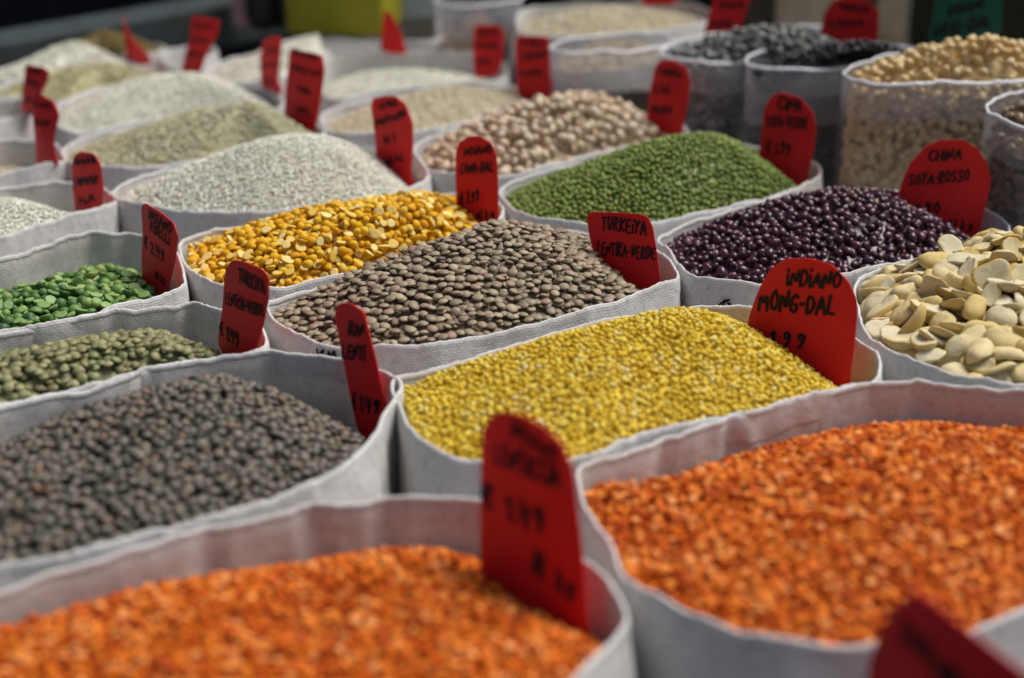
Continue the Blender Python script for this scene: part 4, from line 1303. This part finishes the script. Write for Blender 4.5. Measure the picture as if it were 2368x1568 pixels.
plan_heap('Q', (410, 170), .030, 1.6, k_rice, "white_rice", "white rice heaped behind the greenish rice", "rice")
plan_heap('R', (230, 146), .020, 1.7, k_ricey, "yellowish_rice", "yellowish rice heaped in the back left", "rice")
plan_heap('S', (180, 97), .026, 1.5, k_ricef, "white_rice", "very white rice heaped in the back left corner", "rice")
plan_heap('T', (240, 70), .020, 1.6, k_och, "ochre_grain", "ochre grain heaped at the far left", "grain")
plan_heap('X', (430, 135), -.028, 2, k_ricef, "rice", "rice low in the small far sack", "rice")
plan_heap('W', (1040, 204), .012, 2.0, k_riceb, "beige_rice", "pale beige rice in front of the flat white rice", "rice")
plan_heap('V', (900, 170), -.012, 2.2, k_ricef, "white_rice", "flat white rice under a high back rim", "rice")
plan_heap('U', (730, 80), .028, 1.5, k_ricef, "white_rice", "white rice heaped far behind two red tags", "rice")
plan_heap('Y', (880, 72), -.030, 2, k_meal, "grain", "grain low in the far sack", "grain")
plan_heap('Z', (1400, 25), .050, 2, k_riceb, "pale_grain", "pale grain in the wide sack at the top", "grain")
plan_heap('P1', (1430, 88), .050, 2, k_meal, "beige_meal", "beige meal in the clear bag behind the cream beans", "meal")
plan_heap('P2', (1790, 60), .082, 1.6, k_spk, "speckled_seeds", "grey and white speckled seeds heaped in a clear bag", "seeds")
plan_heap('P3', (1990, 96), .090, 1.5, k_bb, "black_beans", "small black beans heaped in a clear bag", "beans")
plan_heap('P4', (2270, 94), .106, 1.5, k_soy, "soya_beans", "soya beans under the others in the clear bag", "beans",
          ("soya_bean", "round pale yellow soya bean on the heap in the clear bag", "bean", "round yellow soya beans", 300))
plan_heap('P5', (2400, 225), .078, 1.7, k_brb, "brown_beans", "brown beans in the clear bag at the right edge", "beans")
plan_heap('P6', (1105, 0), .002, 2, k_brb, "brown_grain", "brown grain in the far clear bag", "grain")

BVH = BVHTree.FromPolygons([Vector(v) for a in OCC_V for v in a.tolist()], OCC_F)
for args in HEAPS:
    lay_grains(*args, BVH)


# grains pressed against the inside of the clear bags
def mantle(key, Kd, drop, name, label, cat, top=.006):
    s = SACKS[key]
    R, N, per = s['R'], s['N'], s['per']
    size = Kd['size']
    n = int(per * drop / (size * size * .5) * 1.5)
    u = RNG.uniform(0, len(R), n); dz = RNG.uniform(-drop, -top, n)
    # thin out to a packing
    cell = size * .62
    key_ = np.floor(u / len(R) * per / cell).astype(int) * 100000 + np.floor(dz / cell).astype(int)
    _, idx = np.unique(key_, return_index=True)
    u, dz = u[idx], dz[idx]; n = len(u)
    i = u.astype(int) % len(R)
    xy = R[i, :2] - N[i] * (size * .5 + .0015 + RNG.uniform(0, size * .5, n)[:, None])
    pos = np.column_stack([xy, Z0 + R[i, 3] + dz + (R[i, 2] - R[i, 3]) * 0])
    up = np.column_stack([N[i], np.zeros(n)])
    rot = rand_rot(n, up, .4, 1.0)
    variants = [Kd['shape']() for _ in range(3)]
    vid = RNG.integers(0, 3, n); tint = RNG.random(n)
    m = len(R)
    core = [np.column_stack([R[:, :2] - N * (.0045 + size * .9), np.full(m, z)]) for z in (Z0 + R[:, 3].max() - top, Z0 + R[:, 3].min() - drop - .05)]
    j = np.arange(m); jj = (j + 1) % m
    Vs, Tn = [np.vstack(core)], [np.full(2 * m, .3)]
    Ts = [np.stack([j, jj, jj + m], 1), np.stack([j, jj + m, j + m], 1)]
    Ms = [np.zeros(2 * m, int)]
    off = 2 * m
    for vi, (V, T_, M_) in enumerate(variants):
        q = np.where(vid == vi)[0]
        W = np.einsum('nij,vj->nvi', rot[q] * size, V) + pos[q][:, None, :]
        Vs.append(W.reshape(-1, 3)); Ts.append((T_[None] + (off + np.arange(len(q)) * len(V))[:, None, None]).reshape(-1, 3))
        Ms.append(np.tile(M_, len(q))); Tn.append(np.repeat(tint[q], len(V))); off += len(V) * len(q)
    me = np_mesh(name, np.vstack(Vs), np.vstack(Ts), Kd['mats'], tint=np.concatenate(Tn), mat_idx=np.concatenate(Ms))
    o = link(bpy.data.objects.new(name, me))
    tag(o, label, cat, None, 'stuff')


mantle('P1', dict(k_brb, size=.008), .16, "brown_grain", "beige and brown grain showing through the clear bag", "grain", top=.045)
mantle('P2', k_spk, .20, "speckled_seeds", "speckled seeds showing through the side of the clear bag", "seeds")
mantle('P3', k_bb, .20, "black_beans", "black beans showing through the side of the clear bag", "beans", top=.045)
mantle('P4', k_soy, .22, "soya_beans", "soya beans showing through the side of the clear bag", "beans")
mantle('P5', k_brb, .20, "brown_beans", "brown beans showing through the side of the clear bag", "beans", top=.02)
mantle('P6', k_brb, .16, "brown_grain", "brown grain showing through the far clear bag", "grain")
